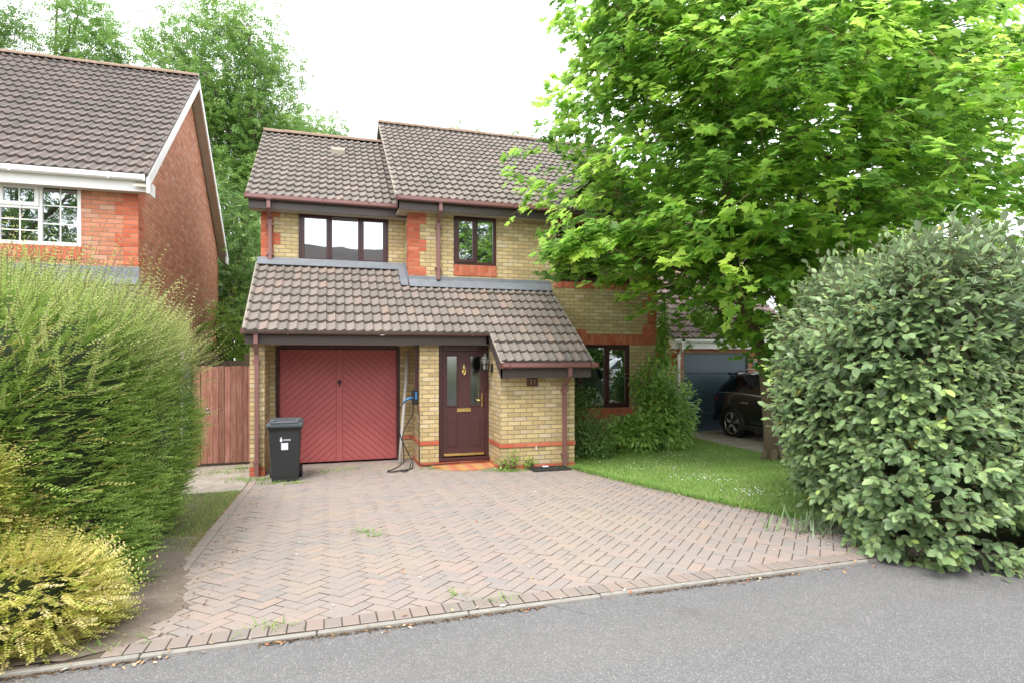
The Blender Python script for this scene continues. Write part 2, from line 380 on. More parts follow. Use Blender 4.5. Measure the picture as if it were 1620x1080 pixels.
# ================================================================== mesh helpers
SPLIT = {'fascia', 'soffit', 'brick_band', 'verge', 'verge_mortar', 'interior_wall', 'hall_partition', 'bracket', 'flashing', 'weathered_post', 'post', 'rail', 'frame_bars', 'moulding', 'glass_panel', 'wall', 'charging_cable', 'overflow_tag', 'roof_deck', 'bars', 'crest', 'lattice_top', 'brick_patch'}
class MB:
    def __init__(s):
        s.pc = []; s.v = []; s.f = []; s.mi = []; s.r = []; s.sm = []; s.uv = {}
    def add(s, verts, faces, mi=0, r=None, smooth=False, uvs=None):
        b = len(s.v); f_0 = len(s.f)
        s.v += [tuple(p) for p in verts]
        s.pc.append((b, len(s.v), f_0, f_0 + len(faces)))
        rr = rnd.random() if r is None else r
        for i, f in enumerate(faces):
            if uvs is not None: s.uv[len(s.f)] = uvs[i]
            s.f.append(tuple(b + j for j in f)); s.mi.append(mi); s.r.append(rr); s.sm.append(smooth)
    def box(s, x0, x1, y0, y1, z0, z1, mi=0, r=None):
        v = [(x0, y0, z0), (x1, y0, z0), (x1, y1, z0), (x0, y1, z0), (x0, y0, z1), (x1, y0, z1), (x1, y1, z1), (x0, y1, z1)]
        s.add(v, [(0, 3, 2, 1), (4, 5, 6, 7), (0, 1, 5, 4), (1, 2, 6, 5), (2, 3, 7, 6), (3, 0, 4, 7)], mi, r)
        return s
    def bbox(s, x0, x1, y0, y1, z0, z1, c=0.006, mi=0):
        """box with chamfered edges (all 12)"""
        def ring(z, i): return [(x0 + i, y0 + c - (c if 0 else 0), z)]
        X = (x0, x1); Y = (y0, y1); Z = (z0, z1)
        v = []; idx = {}
        for i in (0, 1):
            for j in (0, 1):
                for k in (0, 1):
                    sx = c if i == 0 else -c; sy = c if j == 0 else -c; sz = c if k == 0 else -c
                    for ax in range(3):
                        p = [X[i] + sx, Y[j] + sy, Z[k] + sz]
                        p[ax] = (X, Y, Z)[ax][(i, j, k)[ax]]
                        idx[(i, j, k, ax)] = len(v); v.append(tuple(p))
        F = []
        def q(a, out):
            pts = [Vector(v[t]) for t in a]
            n = (pts[1] - pts[0]).cross(pts[2] - pts[0])
            F.append(tuple(a) if n.dot(Vector(out)) > 0 else tuple(reversed(a)))
        for ax in range(3):
            o = [t for t in range(3) if t != ax]
            for e in (0, 1):
                a = []
                for (p, r_) in ((0, 0), (1, 0), (1, 1), (0, 1)):
                    key = [0, 0, 0]; key[ax] = e; key[o[0]] = p; key[o[1]] = r_
                    a.append(idx[(*key, ax)])
                out = [0, 0, 0]; out[ax] = 1 if e else -1
                q(a, out)
            # edges along ax
            for p in (0, 1):
                for r_ in (0, 1):
                    k0 = [0, 0, 0]; k0[o[0]] = p; k0[o[1]] = r_
                    k1 = list(k0); k1[ax] = 1
                    out = [0, 0, 0]; out[o[0]] = 1 if p else -1; out[o[1]] = 1 if r_ else -1
                    q([idx[(*k0, o[0])], idx[(*k1, o[0])], idx[(*k1, o[1])], idx[(*k0, o[1])]], out)
        for i in (0, 1):
            for j in (0, 1):
                for k in (0, 1):
                    q([idx[(i, j, k, 0)], idx[(i, j, k, 1)], idx[(i, j, k, 2)]], (1 if i else -1, 1 if j else -1, 1 if k else -1))
        s.add(v, F, mi)
        return s
    def prism(s, poly, axis, a0, a1, mi=0, r=None):
        """poly: 2D points in the plane perpendicular to axis, extruded from a0 to a1"""
        n = len(poly)
        ar = sum(poly[i][0] * poly[(i + 1) % n][1] - poly[(i + 1) % n][0] * poly[i][1] for i in range(n))
        if ar < 0: poly = poly[::-1]
        def P(p, a):
            if axis == 'x': return (a, p[0], p[1])
            if axis == 'y': return (p[0], a, p[1])
            return (p[0], p[1], a)
        v = [P(p, a0) for p in poly] + [P(p, a1) for p in poly]
        up = list(range(n, 2 * n)); dn = list(range(n - 1, -1, -1))
        sides = [(i, (i + 1) % n, n + (i + 1) % n, n + i) for i in range(n)]
        F = [tuple(up), tuple(dn)] + sides
        if axis == 'y': F = [tuple(reversed(f)) for f in F]
        s.add(v, F, mi, r)
        return s
    def tube(s, pts, rads, seg=8, mi=0, cap=True, smooth=True, r=None):
        pts = [Vector(p) for p in pts]
        if not hasattr(rads, '__len__'): rads = [rads] * len(pts)
        n = len(pts)
        rings = []
        ref = None
        for i in range(n):
            d = (pts[min(i + 1, n - 1)] - pts[max(i - 1, 0)])
            if d.length < 1e-9: d = Vector((0, 0, 1))
            d.normalize()
            if ref is None:
                ref = Vector((0, 0, 1)) if abs(d.z) < 0.9 else Vector((1, 0, 0))
            a = (ref - d * ref.dot(d)).normalized(); b = d.cross(a)
            ref = a
            rings.append([pts[i] + (a * math.cos(2 * math.pi * k / seg) + b * math.sin(2 * math.pi * k / seg)) * rads[i] for k in range(seg)])
        v = [p for rg in rings for p in rg]
        F = []
        for i in range(n - 1):
            for k in range(seg):
                k2 = (k + 1) % seg
                F.append((i * seg + k, i * seg + k2, (i + 1) * seg + k2, (i + 1) * seg + k))
        if cap:
            F.append(tuple(range(seg - 1, -1, -1))); F.append(tuple((n - 1) * seg + k for k in range(seg)))
        s.add(v, F, mi, r, smooth)
        return s
    def cyl(s, p0, p1, rad, seg=24, mi=0, smooth=True):
        return s.tube([p0, p1], rad, seg, mi, True, smooth)
    def clusters(s):
        """groups of faces that touch each other (by bounding box), as separate builders"""
        n = len(s.pc)
        bb = []
        for (v0, v1, f0, f1) in s.pc:
            a = np.array(s.v[v0:v1]); bb.append((a.min(0) - 0.012, a.max(0) + 0.012))
        par = list(range(n))
        def fnd(i):
            while par[i] != i: i = par[i]
            return i
        for i in range(n):
            for j in range(i + 1, n):
                if np.all(bb[i][0] < bb[j][1]) and np.all(bb[j][0] < bb[i][1]):
                    par[fnd(j)] = fnd(i)
        out = {}
        for i, (v0, v1, f0, f1) in enumerate(s.pc):
            m = out.setdefault(fnd(i), MB())
            b = len(m.v); m.v += s.v[v0:v1]
            for k in range(f0, f1):
                if k in s.uv: m.uv[len(m.f)] = s.uv[k]
                m.f.append(tuple(q - v0 + b for q in s.f[k])); m.mi.append(s.mi[k]); m.r.append(s.r[k]); m.sm.append(s.sm[k])
        return list(out.values())
    def build(s, name, mats, parent=None, uvmode='box', origin=None):
        if name in SPLIT and parent is not None and not getattr(s, 'nosplit', False):
            o = None
            for m in s.clusters():
                m.nosplit = True
                q = m.build(name, mats, parent, uvmode, origin)
                o = o or q
            return o
        me = bpy.data.meshes.new(name)
        org = Vector(parent_origin(parent)) if parent is not None else Vector(origin or (0, 0, 0))
        V = np.array(s.v, dtype=np.float64).reshape(-1, 3)
        loc = V - np.array(org)
        me.from_pydata([tuple(p) for p in loc], [], s.f)
        if not isinstance(mats, (list, tuple)): mats = [mats]
        for m in mats: me.materials.append(m)
        me.polygons.foreach_set('material_index', s.mi)
        me.polygons.foreach_set('use_smooth', s.sm)
        at = me.attributes.new('rnd', 'FLOAT', 'FACE')
        at.data.foreach_set('value', s.r)
        uvl = me.uv_layers.new(name='UVMap')
        dat = np.zeros((len(me.loops), 2))
        li = 0
        for fi, f in enumerate(s.f):
            if fi in s.uv:
                for t in s.uv[fi]:
                    dat[li] = t; li += 1
                continue
            p = V[list(f)]
            nn = np.zeros(3)
            for i in range(len(f)):
                a = p[i]; b = p[(i + 1) % len(f)]
                nn += np.cross(a, b)
            an = np.abs(nn)
            ax = int(np.argmax(an))
            for q in p:
                if ax == 2: t = (q[0], q[1])
                elif ax == 1: t = (q[0], q[2])
                else: t = (q[1] + 0.11, q[2])
                if uvmode == 'soldier': t = (t[1], t[0])
                dat[li] = t; li += 1
        uvl.data.foreach_set('uv', dat.ravel())
        me.update()
        o = bpy.data.objects.new(name, me)
        COL.objects.link(o)
        if parent is not None:
            o.parent = parent
        else:
            o.location = org
        return o

ORG = {}
def parent_origin(p):
    return ORG.get(p.name, (0, 0, 0))

def tag(o, label=None, cat=None, group=None, kind=None):
    if label: o['label'] = label
    if cat: o['category'] = cat
    if group: o['group'] = group
    if kind: o['kind'] = kind
    return o
def thing(name, loc, label, cat, group=None):
    o = bpy.data.objects.new(name, None)
    COL.objects.link(o)
    o.location = loc
    o.empty_display_size = 0.3
    ORG[o.name] = tuple(loc)
    return tag(o, label, cat, group)
def sub(name, mb, mats, parentmesh, uvmode='box'):
    """child of a mesh part (world-built): keeps the same origin as that part"""
    ORG[parentmesh.name] = ORG.get(parentmesh.name, ORG.get(parentmesh.parent.name, (0, 0, 0)) if parentmesh.parent else tuple(parentmesh.location))
    return mb.build(name, mats, parentmesh, uvmode)

def zg(y):
    """height of the ground (falls from the road to the house)"""
    if y >= 9.7: return 0.0
    if y <= 3.69: return 0.33
    return 0.0549 * (9.7 - y)

def fast_mesh(name, V, T, mats, parent=None, rndv=None, origin=(0, 0, 0), smooth=False, nv=3):
    """V (N,3) verts world, T (M,nv) faces"""
    org = np.array(parent_origin(parent)) if parent is not None else np.array(origin)
    me = bpy.data.meshes.new(name)
    V = (V - org).astype(np.float32)
    me.vertices.add(len(V)); me.vertices.foreach_set('co', V.ravel())
    M_ = len(T)
    me.loops.add(M_ * nv); me.loops.foreach_set('vertex_index', T.astype(np.int32).ravel())
    me.polygons.add(M_)
    me.polygons.foreach_set('loop_start', np.arange(0, M_ * nv, nv, dtype=np.int32))
    try: me.polygons.foreach_set('loop_total', np.full(M_, nv, dtype=np.int32))
    except Exception: pass
    if not isinstance(mats, (list, tuple)): mats = [mats]
    for m in mats: me.materials.append(m)
    at = me.attributes.new('rnd', 'FLOAT', 'FACE')
    if rndv is not None: at.data.foreach_set('value', rndv.astype(np.float32))
    if smooth: me.polygons.foreach_set('use_smooth', np.ones(M_, dtype=bool))
    me.update(calc_edges=True)
    me.validate()
    o = bpy.data.objects.new(name, me)
    COL.objects.link(o)
    if parent is not None: o.parent = parent
    else: o.location = tuple(org)
    return o

def norm(a):
    return a / np.maximum(1e-9, np.linalg.norm(a, axis=-1, keepdims=True))

def scatter(name, tmpl, P, A, Nn, S, rv, mat, parent=None, origin=(0, 0, 0)):
    """instances a leaf template (verts (v,3): x across, y along, z normal; tris) at P with axis A, normal Nn, size S"""
    tv, tt = tmpl
    A = norm(A); X = norm(np.cross(A, Nn)); Z = np.cross(X, A)
    Mx = np.stack([X, A, Z], axis=2)                     # columns
    W = np.einsum('nij,vj->nvi', Mx, tv) * S[:, None, None] + P[:, None, :]
    n, v = len(P), len(tv)
    F = tt[None, :, :] + (np.arange(n) * v)[:, None, None]
    return fast_mesh(name, W.reshape(-1, 3), F.reshape(-1, 3), mat, parent, np.repeat(rv, len(tt)), origin)

def t_maple():
    h = [(0.0, 0.0), (0.20, -0.12), (0.46, -0.10), (0.36, 0.10), (0.50, 0.16), (0.76, 0.40), (0.50, 0.44), (0.26, 0.46), (0.32, 0.66), (0.16, 0.78), (0.0, 1.05)]
    V = [(0, 0.28, 0.0)]; T = []
    for sgn in (1, -1):
        b = len(V)
        for (x, y) in h:
            d = math.hypot(x, y - 0.28)
            V.append((sgn * x, y, 0.08 * x - 0.20 * d * d))
        for i in range(len(h) - 1):
            T.append((0, b + i, b + i + 1) if sgn > 0 else (0, b + i + 1, b + i))
    return np.array(V, float) * [1, 1, 1], np.array(T)
def t_oval(w=0.24, fold=0.06, droop=0.1):
    ys = [0.0, 0.25, 0.6, 0.85, 1.0]; ws = [0.0, 0.8, 1.0, 0.55, 0.0]
    V = []; T = []
    V.append((0, 0, 0))
    for y, k in zip(ys[1:-1], ws[1:-1]):
        dz = -droop * y * y
        V += [(-w * k, y, dz + fold * k), (0, y, dz), (w * k, y, dz + fold * k)]
    V.append((0, 1, -droop))
    T = [(0, 2, 1), (0, 3, 2)]
    for i in range(2):
        a = 1 + 3 * i; b = a + 3
        T += [(a, a + 1, b + 1), (a, b + 1, b), (a + 1, a + 2, b + 2), (a + 1, b + 2, b + 1)]
    T += [(7, 8, 10), (8, 9, 10)]
    return np.array(V, float), np.array(T)
def t_small():
    return np.array([(0, 0, 0), (0.32, 0.5, 0.03), (0, 1, 0), (-0.32, 0.5, 0.03)], float), np.array([(0, 1, 2), (0, 2, 3)])
def t_spray():
    V = []; T = []
    for (y, sx, ang) in ((0.1, 1, 50), (0.1, -1, 50), (0.38, 1, 48), (0.38, -1, 48), (0.62, 1, 40), (0.62, -1, 40), (0.72, 1, 0)):
        a = R(ang) * sx
        d = Vector((math.sin(a), math.cos(a), -0.15)); p = Vector((0, y, 0)); L = 0.40; w = 0.085
        s_ = Vector((math.cos(a), -math.sin(a), 0)) * w
        b = len(V)
        V += [tuple(p), tuple(p + d * L * 0.5 + s_), tuple(p + d * L), tuple(p + d * L * 0.5 - s_)]
        T += [(b, b + 1, b + 2), (b, b + 2, b + 3)]
    return np.array(V, float), np.array(T)
def t_blade():
    return np.array([(-0.045, 0, 0), (0.045, 0, 0), (0.03, 0.55, 0.06), (-0.03, 0.55, 0.06), (0, 1, 0.22)], float), np.array([(0, 1, 2), (0, 2, 3), (3, 2, 4)])
def t_petal():
    V = [(0, 0, 0)]; T = []
    for i in range(6): V.append((math.cos(i * math.pi / 3) * 0.5, math.sin(i * math.pi / 3) * 0.5, 0.05))
    for i in range(6): T.append((0, 1 + i, 1 + (i + 1) % 6))
    return np.array(V, float), np.array(T)
T_WIDE = t_oval(.29)
T_MAPLE, T_OVAL, T_SMALL, T_SPRAY, T_BLADE, T_PETAL = t_maple(), t_oval(), t_small(), t_spray(), t_blade(), t_petal()

# ------------------------------------------------------------------ architecture helpers
def wall_holes(mb, x0, x1, z0, z1, y0, y1, holes):
    """wall slab in the xz plane between y0 and y1, with rectangular openings; one closed mesh"""
    xs = sorted(set([x0, x1] + [h[0] for h in holes] + [h[1] for h in holes]))
    zs = sorted(set([z0, z1] + [h[2] for h in holes] + [h[3] for h in holes]))
    def solid(i, j):
        if i < 0 or j < 0 or i >= len(xs) - 1 or j >= len(zs) - 1: return False
        cx = (xs[i] + xs[i + 1]) / 2; cz = (zs[j] + zs[j + 1]) / 2
        return not any(h[0] < cx < h[1] and h[2] < cz < h[3] for h in holes)
    for i in range(len(xs) - 1):
        for j in range(len(zs) - 1):
            if not solid(i, j): continue
            a, b, c, d = xs[i], xs[i + 1], zs[j], zs[j + 1]
            mb.add([(a, y0, c), (b, y0, c), (b, y0, d), (a, y0, d)], [(0, 1, 2, 3)])
            mb.add([(a, y1, c), (b, y1, c), (b, y1, d), (a, y1, d)], [(3, 2, 1, 0)])
            if not solid(i - 1, j): mb.add([(a, y1, c), (a, y0, c), (a, y0, d), (a, y1, d)], [(0, 1, 2, 3)])
            if not solid(i + 1, j): mb.add([(b, y0, c), (b, y1, c), (b, y1, d), (b, y0, d)], [(0, 1, 2, 3)])
            if not solid(i, j - 1): mb.add([(a, y1, c), (b, y1, c), (b, y0, c), (a, y0, c)], [(0, 1, 2, 3)])
            if not solid(i, j + 1): mb.add([(a, y0, d), (b, y0, d), (b, y1, d), (a, y1, d)], [(0, 1, 2, 3)])

def tile_sheet(mb, x0, x1, y_base, z_base, tan, s0, s1, wave=0.15, gauge=0.285, back=False, seed=0):
    """interlocking tiles: wavy courses that overlap; s is measured up the slope from (y_base, z_base)"""
    ang = math.atan(tan); ca, sa = math.cos(ang), math.sin(ang)
    if back: dy = -ca
    else: dy = ca
    ph = [0.0, 0.22, 0.45, 0.62, 0.74, 0.88]
    hh = [0.0, 0.004, 0.014, 0.032, 0.035, 0.012]
    xs = []; 
    w0 = math.floor(x0 / wave) - 1
    k = w0
    while k * wave < x1 + wave:
        for p, h in zip(ph, hh): xs.append(((k + p) * wave, h, k))
        k += 1
    xs = [(x, h, k) for (x, h, k) in xs if x0 < x < x1]
    def hat(x):
        t = (x / wave) % 1.0
        P = ph + [1.0]; H = hh + [hh[0]]
        for i in range(len(P) - 1):
            if P[i] <= t <= P[i + 1]: return H[i] + (H[i + 1] - H[i]) * (t - P[i]) / (P[i + 1] - P[i])
        return 0
    xs = [(x0, hat(x0), math.floor(x0 / wave))] + xs + [(x1, hat(x1), math.floor(x1 / wave))]
    thick = 0.040
    c0 = math.floor(s0 / gauge + 1e-6); c1 = math.ceil(s1 / gauge - 1e-6)
    rr = random.Random(int(seed + 17))
    for c in range(c0, c1):
        a = max(s0, c * gauge); b = min(s1, (c + 1) * gauge + 0.0)
        if b - a < 0.02: continue
        jit = {}
        for i in range(len(xs) - 1):
            (xa, ha, ka), (xb, hb, kb) = xs[i], xs[i + 1]
            if ka not in jit: jit[ka] = (rr.uniform(-0.004, 0.004), rr.uniform(-0.004, 0.004))
            lift, sl = jit[ka]
            a_ = a + (sl if a > s0 + 0.01 else 0)
            def P(x, s, h): 
                return (x, y_base + dy * s - (sa * h if not back else -sa * h), z_base + sa * s + ca * h)
            fr0 = (a - c * gauge) / gauge; fr1 = (b - c * gauge) / gauge
            la = thick * (1 - fr0) + 0.004 + lift; lb = thick * (1 - fr1) + 0.004 + lift
            v = [P(xa, a_, ha + la), P(xb, a_, hb + la), P(xb, b + 0.006, hb + lb), P(xa, b + 0.006, ha + lb), P(xa, a_, ha * 0.6 - 0.014), P(xb, a_, hb * 0.6 - 0.014)]
            kk = ka
            uvt = (kk + 0.5, c + 0.5)
            F = [(0, 1, 2, 3), (4, 5, 1, 0)]
            if back: F = [tuple(reversed(f)) for f in F]
            mb.add(v, F, 0, None, False, [[uvt] * 4, [uvt] * 4])

def roof_under(mb, x0, x1, pts, t=0.05):
    """thin deck under a roof: pts = list of (y,z) along the slope, extruded in x"""
    poly = [(y, z - 0.03) for y, z in pts] + [(y, z - 0.03 - t) for y, z in reversed(pts)]
    mb.prism(poly, 'x', x0, x1)

def ridge_run(mb, x0, x1, y, z, rad=0.115, seg=0.45):
    x = x0; i = 0
    while x < x1 - 0.01:
        xe = min(x + seg, x1)
        r_ = rad + rnd.uniform(-0.003, 0.003); dz = rnd.uniform(-0.005, 0.005)
        v = []; n = 9
        for (xx, rr) in ((x, r_ + 0.006), (xe - 0.004, r_)):
            for k in range(n):
                a = math.pi * k / (n - 1)
                v.append((xx, y - math.cos(a) * rr, z + dz + math.sin(a) * rr * 0.8))
        F = [(k, k + n, k + n + 1, k + 1) for k in range(n - 1)] + [tuple(range(n)), tuple(reversed(range(n, 2 * n)))]
        mb.add(v, F)
        x = xe; i += 1

def gutter(mb, x0, x1, y, z, w=0.11, h=0.075, mi=0):
    """box gutter; y,z = top back edge; opens upward; extruded in x"""
    poly = [(y, z), (y, z - h), (y - 0.02, z - h - 0.008), (y - w + 0.018, z - h - 0.008), (y - w, z - h + 0.012), (y - w, z), (y - w + 0.006, z), (y - w + 0.006, z - h + 0.016), (y - 0.02, z - h + 0.002), (y - 0.006, z - h + 0.006), (y - 0.006, z)]
    mb.prism(poly, 'x', x0, x1, mi)
def downpipe(name, parent, x, ztop, ybk, zbot, zgut, ygut, mat, w=0.062, matd=None, shoe=0.0):
    """square pipe: outlet under the gutter, swan neck to the wall, shaft with clips"""
    mb = MB(); h = w / 2
    yp = ybk - 0.02 - h
    def sq(p, q):
        p, q = Vector(p), Vector(q)
        v = []
        for c in (p, q):
            for (sx, sy) in ((-h, -h), (h, -h), (h, h), (-h, h)):
                v.append((c.x + sx, c.y + sy, c.z))
        mb.add(v, [(0, 1, 5, 4), (1, 2, 6, 5), (2, 3, 7, 6), (3, 0, 4, 7), (3, 2, 1, 0), (4, 5, 6, 7)])
    zn = ztop
    sq((x, ygut, zgut - 0.16), (x, ygut, zgut))
    sq((x, yp, zn), (x, ygut, zgut - 0.16))
    sq((x, yp, zbot), (x, yp, zn))
    # socket collars and clips
    z = zn - 0.02
    mb.box(x - h - 0.006, x + h + 0.006, yp - h - 0.006, yp + h + 0.006, zn - 0.05, zn + 0.01)
    for zc in ([zbot + 0.22] + ([zn - 0.10] if zn - zbot > 0.6 else [])):
        mb.box(x - h - 0.03, x + h + 0.03, yp - h - 0.004, ybk, zc, zc + 0.03)
    o = mb.build(name, mat, parent)
    md = MB()
    md.box(x - h - 0.02, x + h + 0.02, ygut - 0.052, ygut + 0.052, zgut - 0.01, zgut + 0.085)
    sub('outlet', md, matd or M['gutterd'], o)
    return o

def window(parent, x0, x1, z0, z1, yf, lights, frame_m, glass_m, sash_m=None, name='window', fw=0.066, bars=None):
    """lights: list of (x fraction start, end, opening, z fraction split) ; yf = outer face of the frame"""
    mb = MB(); d = 0.07
    mb.bbox(x0, x1, yf, yf + d, z1 - fw, z1, 0.005)
    mb.bbox(x0, x1, yf, yf + d, z0, z0 + fw, 0.005)
    mb.bbox(x0, x0 + fw, yf + .001, yf + d, z0 + fw - .003, z1 - fw + .003, 0.005)
    mb.bbox(x1 - fw, x1, yf + .001, yf + d, z0 + fw - .003, z1 - fw + .003, 0.005)
    for (a, b, op) in lights[:-1]:
        xm = x0 + b * (x1 - x0)
        mb.bbox(xm - fw / 2, xm + fw / 2, yf + .001, yf + d, z0 + fw - .003, z1 - fw + .003, 0.005)
    w = mb.build(name, frame_m, parent)
    for (a, b, op) in lights:
        xa = x0 + a * (x1 - x0) + (fw / 2 if a > 0 else fw); xb = x0 + b * (x1 - x0) - (fw / 2 if b < 1 else fw)
        rows = [(z0 + fw, z1 - fw, op)]
        if isinstance(op, tuple):           # fanlight over a fixed light
            zs = z0 + fw + (z1 - z0 - 2 * fw) * op[0]
            rows = [(z0 + fw, zs - fw / 2, False), (zs + fw / 2, z1 - fw, True)]
            t = MB(); t.bbox(xa, xb, yf + .001, yf + d, zs - fw / 2, zs + fw / 2, 0.004)
            sub('transom', t, frame_m, w)
        for (za, zb, o_) in rows:
            pa, pb, pc, pd = xa, xb, za, zb
            yy = yf + 0.03
            if o_:
                sm = MB(); sw = 0.062; ex = 0.018; pr = 0.018
                A, B, C_, D_ = xa - ex, xb + ex, za - ex, zb + ex
                sm.bbox(A, B, yf - pr, yf + 0.03, D_ - sw, D_, 0.005)
                sm.bbox(A, B, yf - pr, yf + 0.03, C_, C_ + sw, 0.005)
                sm.bbox(A, A + sw, yf - pr + .001, yf + 0.03, C_ + sw - .003, D_ - sw + .003, 0.005)
                sm.bbox(B - sw, B, yf - pr + .001, yf + 0.03, C_ + sw - .003, D_ - sw + .003, 0.005)
                so = sub('sash', sm, sash_m or frame_m, w)
                pa, pb, pc, pd = A + sw, B - sw, C_ + sw, D_ - sw
                yy = yf + 0.005
            g = MB(); g.box(pa - .004, pb + .004, yy, yy + 0.006, pc - .004, pd + .004)
            sub('pane', g, glass_m, w)
            if bars:
                bm_ = MB()
                nx, nz = bars
                if zb - za < 0.4: nz = 1
                for i in range(1, nx):
                    xx = pa + (pb - pa) * i / nx
                    bm_.box(xx - 0.009, xx + 0.009, yy - 0.006, yy + .012, pc, pd)
                for j in range(1, nz):
                    zz = pc + (pd - pc) * j / nz
                    bm_.box(pa, pb, yy - 0.0075, yy + .0105, zz - 0.009, zz + 0.009)
                if bm_.v: sub('glazing_bar', bm_, frame_m, w)
    return w

def quoin(parent, xc, yc, sx, sy, z0, n, mat, name='quoin', wn=0.2175, ww=0.33, first_wide=True, per=4):
    """red brick corner blocks, narrow and wide in turn; xc,yc = the wall's outer corner; sx,sy = direction into the wall"""
    mb = MB(); e = 0.004
    z = z0; wide = first_wide
    for i in range(n):
        k = per if not wide else per - 1
        h = 0.075 * k
        a = ww if wide else wn
        b = wn if wide else ww
        xs = sorted((xc - sx * e, xc + sx * a)); ys = sorted((yc - sy * e, yc + sy * 0.1))
        mb.box(xs[0], xs[1], ys[0], ys[1], z, z + h)
        ys2 = sorted((yc + sy * 0.1001, yc + sy * b)); xs2 = sorted((xc - sx * e, xc + sx * 0.1))
        mb.box(xs2[0], xs2[1], ys2[0], ys2[1], z, z + h)
        z += h; wide = not wide
    return mb.build(name, mat, parent)

# ================================================================== SETTING: ground, road, paving
YK = 3.69
def strip(name, mat, poly_fn, ys, dz, kind='structure', sub_n=1):
    """ground sheet following zg: poly_fn(y) -> (x0,x1)"""
    mb = MB()
    rows = []
    for y in ys:
        a, b = poly_fn(y)
        rows.append([(a + (b - a) * i / sub_n, y, zg(y) + dz) for i in range(sub_n + 1)])
    v = [p for r_ in rows for p in r_]
    n = sub_n + 1
    F = [(j * n + i, j * n + i + 1, (j + 1) * n + i + 1, (j + 1) * n + i) for j in range(len(rows) - 1) for i in range(sub_n)]
    mb.add(v, F)
    o = mb.build(name, mat)
    return tag(o, kind=kind)
def frange(a, b, n): return [a + (b - a) * i / n for i in range(n + 1)]
YS = [-9.0, YK, 5, 6, 7, 8, 9, 9.7, 30.0]
strip('ground', M['farground'], lambda y: (-150, 150), [-150, -9, YK - 0.3, YK, 9.7, 200], -0.09)
strip('road', M['asphalt'], lambda y: (-60, 60), [-5.2, YK - 0.034], -0.022)
strip('pavement', M['concrete'], lambda y: (-60, 60), [-7.2, -5.2], 0.05)

# kerb edging between road and drive, in lengths with open joints
mb = MB()
x = -9.2
while x < 5.25:
    L = 0.914
    mb.bbox(x, min(x + L - 0.006, 5.25), YK - 0.036, YK + 0.002, 0.18, 0.331 + rnd.uniform(-.003, .003), 0.006)
    x += L
tag(mb.build('kerb', M['concrete']), kind='structure')

def drive_right(y):
    pts = [(YK, 5.30), (4.1, 5.05), (4.6, 4.80), (5.4, 4.56), (6.33, 4.36), (8.0, 4.12), (9.4, 3.99), (9.7, 3.98), (12, 3.98)]
    for (a, xa), (b, xb) in zip(pts, pts[1:]):
        if a <= y <= b: return xa + (xb - xa) * (y - a) / (b - a)
    return pts[-1][1]
XL = -1.17
# drive: bed of sand and clay blocks in a 45 degree herringbone
strip('drive_bed', M['joint'], lambda y: (-2.2, 5.35 if y < 9 else 4.6), [YK, 5, 6, 7, 8, 9, 9.7, 11.29], -0.0065)
def clip(poly, f):
    out = []
    for i in range(len(poly)):
        a, b = poly[i], poly[(i + 1) % len(poly)]
        fa, fb = f(a), f(b)
        if fa >= 0: out.append(a)
        if (fa >= 0) != (fb >= 0):
            t = fa / (fa - fb)
            out.append((a[0] + (b[0] - a[0]) * t, a[1] + (b[1] - a[1]) * t))
    return out
def inset_block(mb, poly, z0f, h, inset, mi=0):
    """block top with a worn rim"""
    cx = sum(p[0] for p in poly) / len(poly); cy = sum(p[1] for p in poly) / len(poly)
    tx, ty = rnd.uniform(-.010, .010), rnd.uniform(-.010, .010)
    n = len(poly)
    inner = []
    for (px, py) in poly:
        d = math.hypot(px - cx, py - cy)
        k = max(0.0, 1 - inset * 1.4 / max(d, 1e-4))
        inner.append((cx + (px - cx) * k, cy + (py - cy) * k))
    dz = h + rnd.uniform(-.0015, .0015)
    v = [(p[0], p[1], z0f(p[1]) - 0.012) for p in poly]
    v += [(p[0], p[1], z0f(p[1]) + dz - 0.003 + tx * (p[0] - cx) + ty * (p[1] - cy)) for p in poly]
    v += [(p[0], p[1], z0f(p[1]) + dz + tx * (p[0] - cx) + ty * (p[1] - cy)) for p in inner]
    F = [tuple(2 * n + i for i in range(n))]
    G = []
    for i in range(n):
        j = (i + 1) % n
        F.append((n + i, n + j, 2 * n + j, 2 * n + i)); G.append((i, j, n + j, n + i))
    mb.add(v, F, mi)
    b = len(mb.v) - len(v)
    for f in G:
        mb.f.append(tuple(b + q for q in f)); mb.mi.append(1); mb.r.append(.5); mb.sm.append(False)
mb = MB()
u = 0.1; g = 0.0034
c45 = math.cos(R(45))
Y0 = YK + 0.004 + 0.165
for i in range(-60, 130):
    for j in range(-60, 130):
        m4 = (i + j * 3) % 4 if False else None
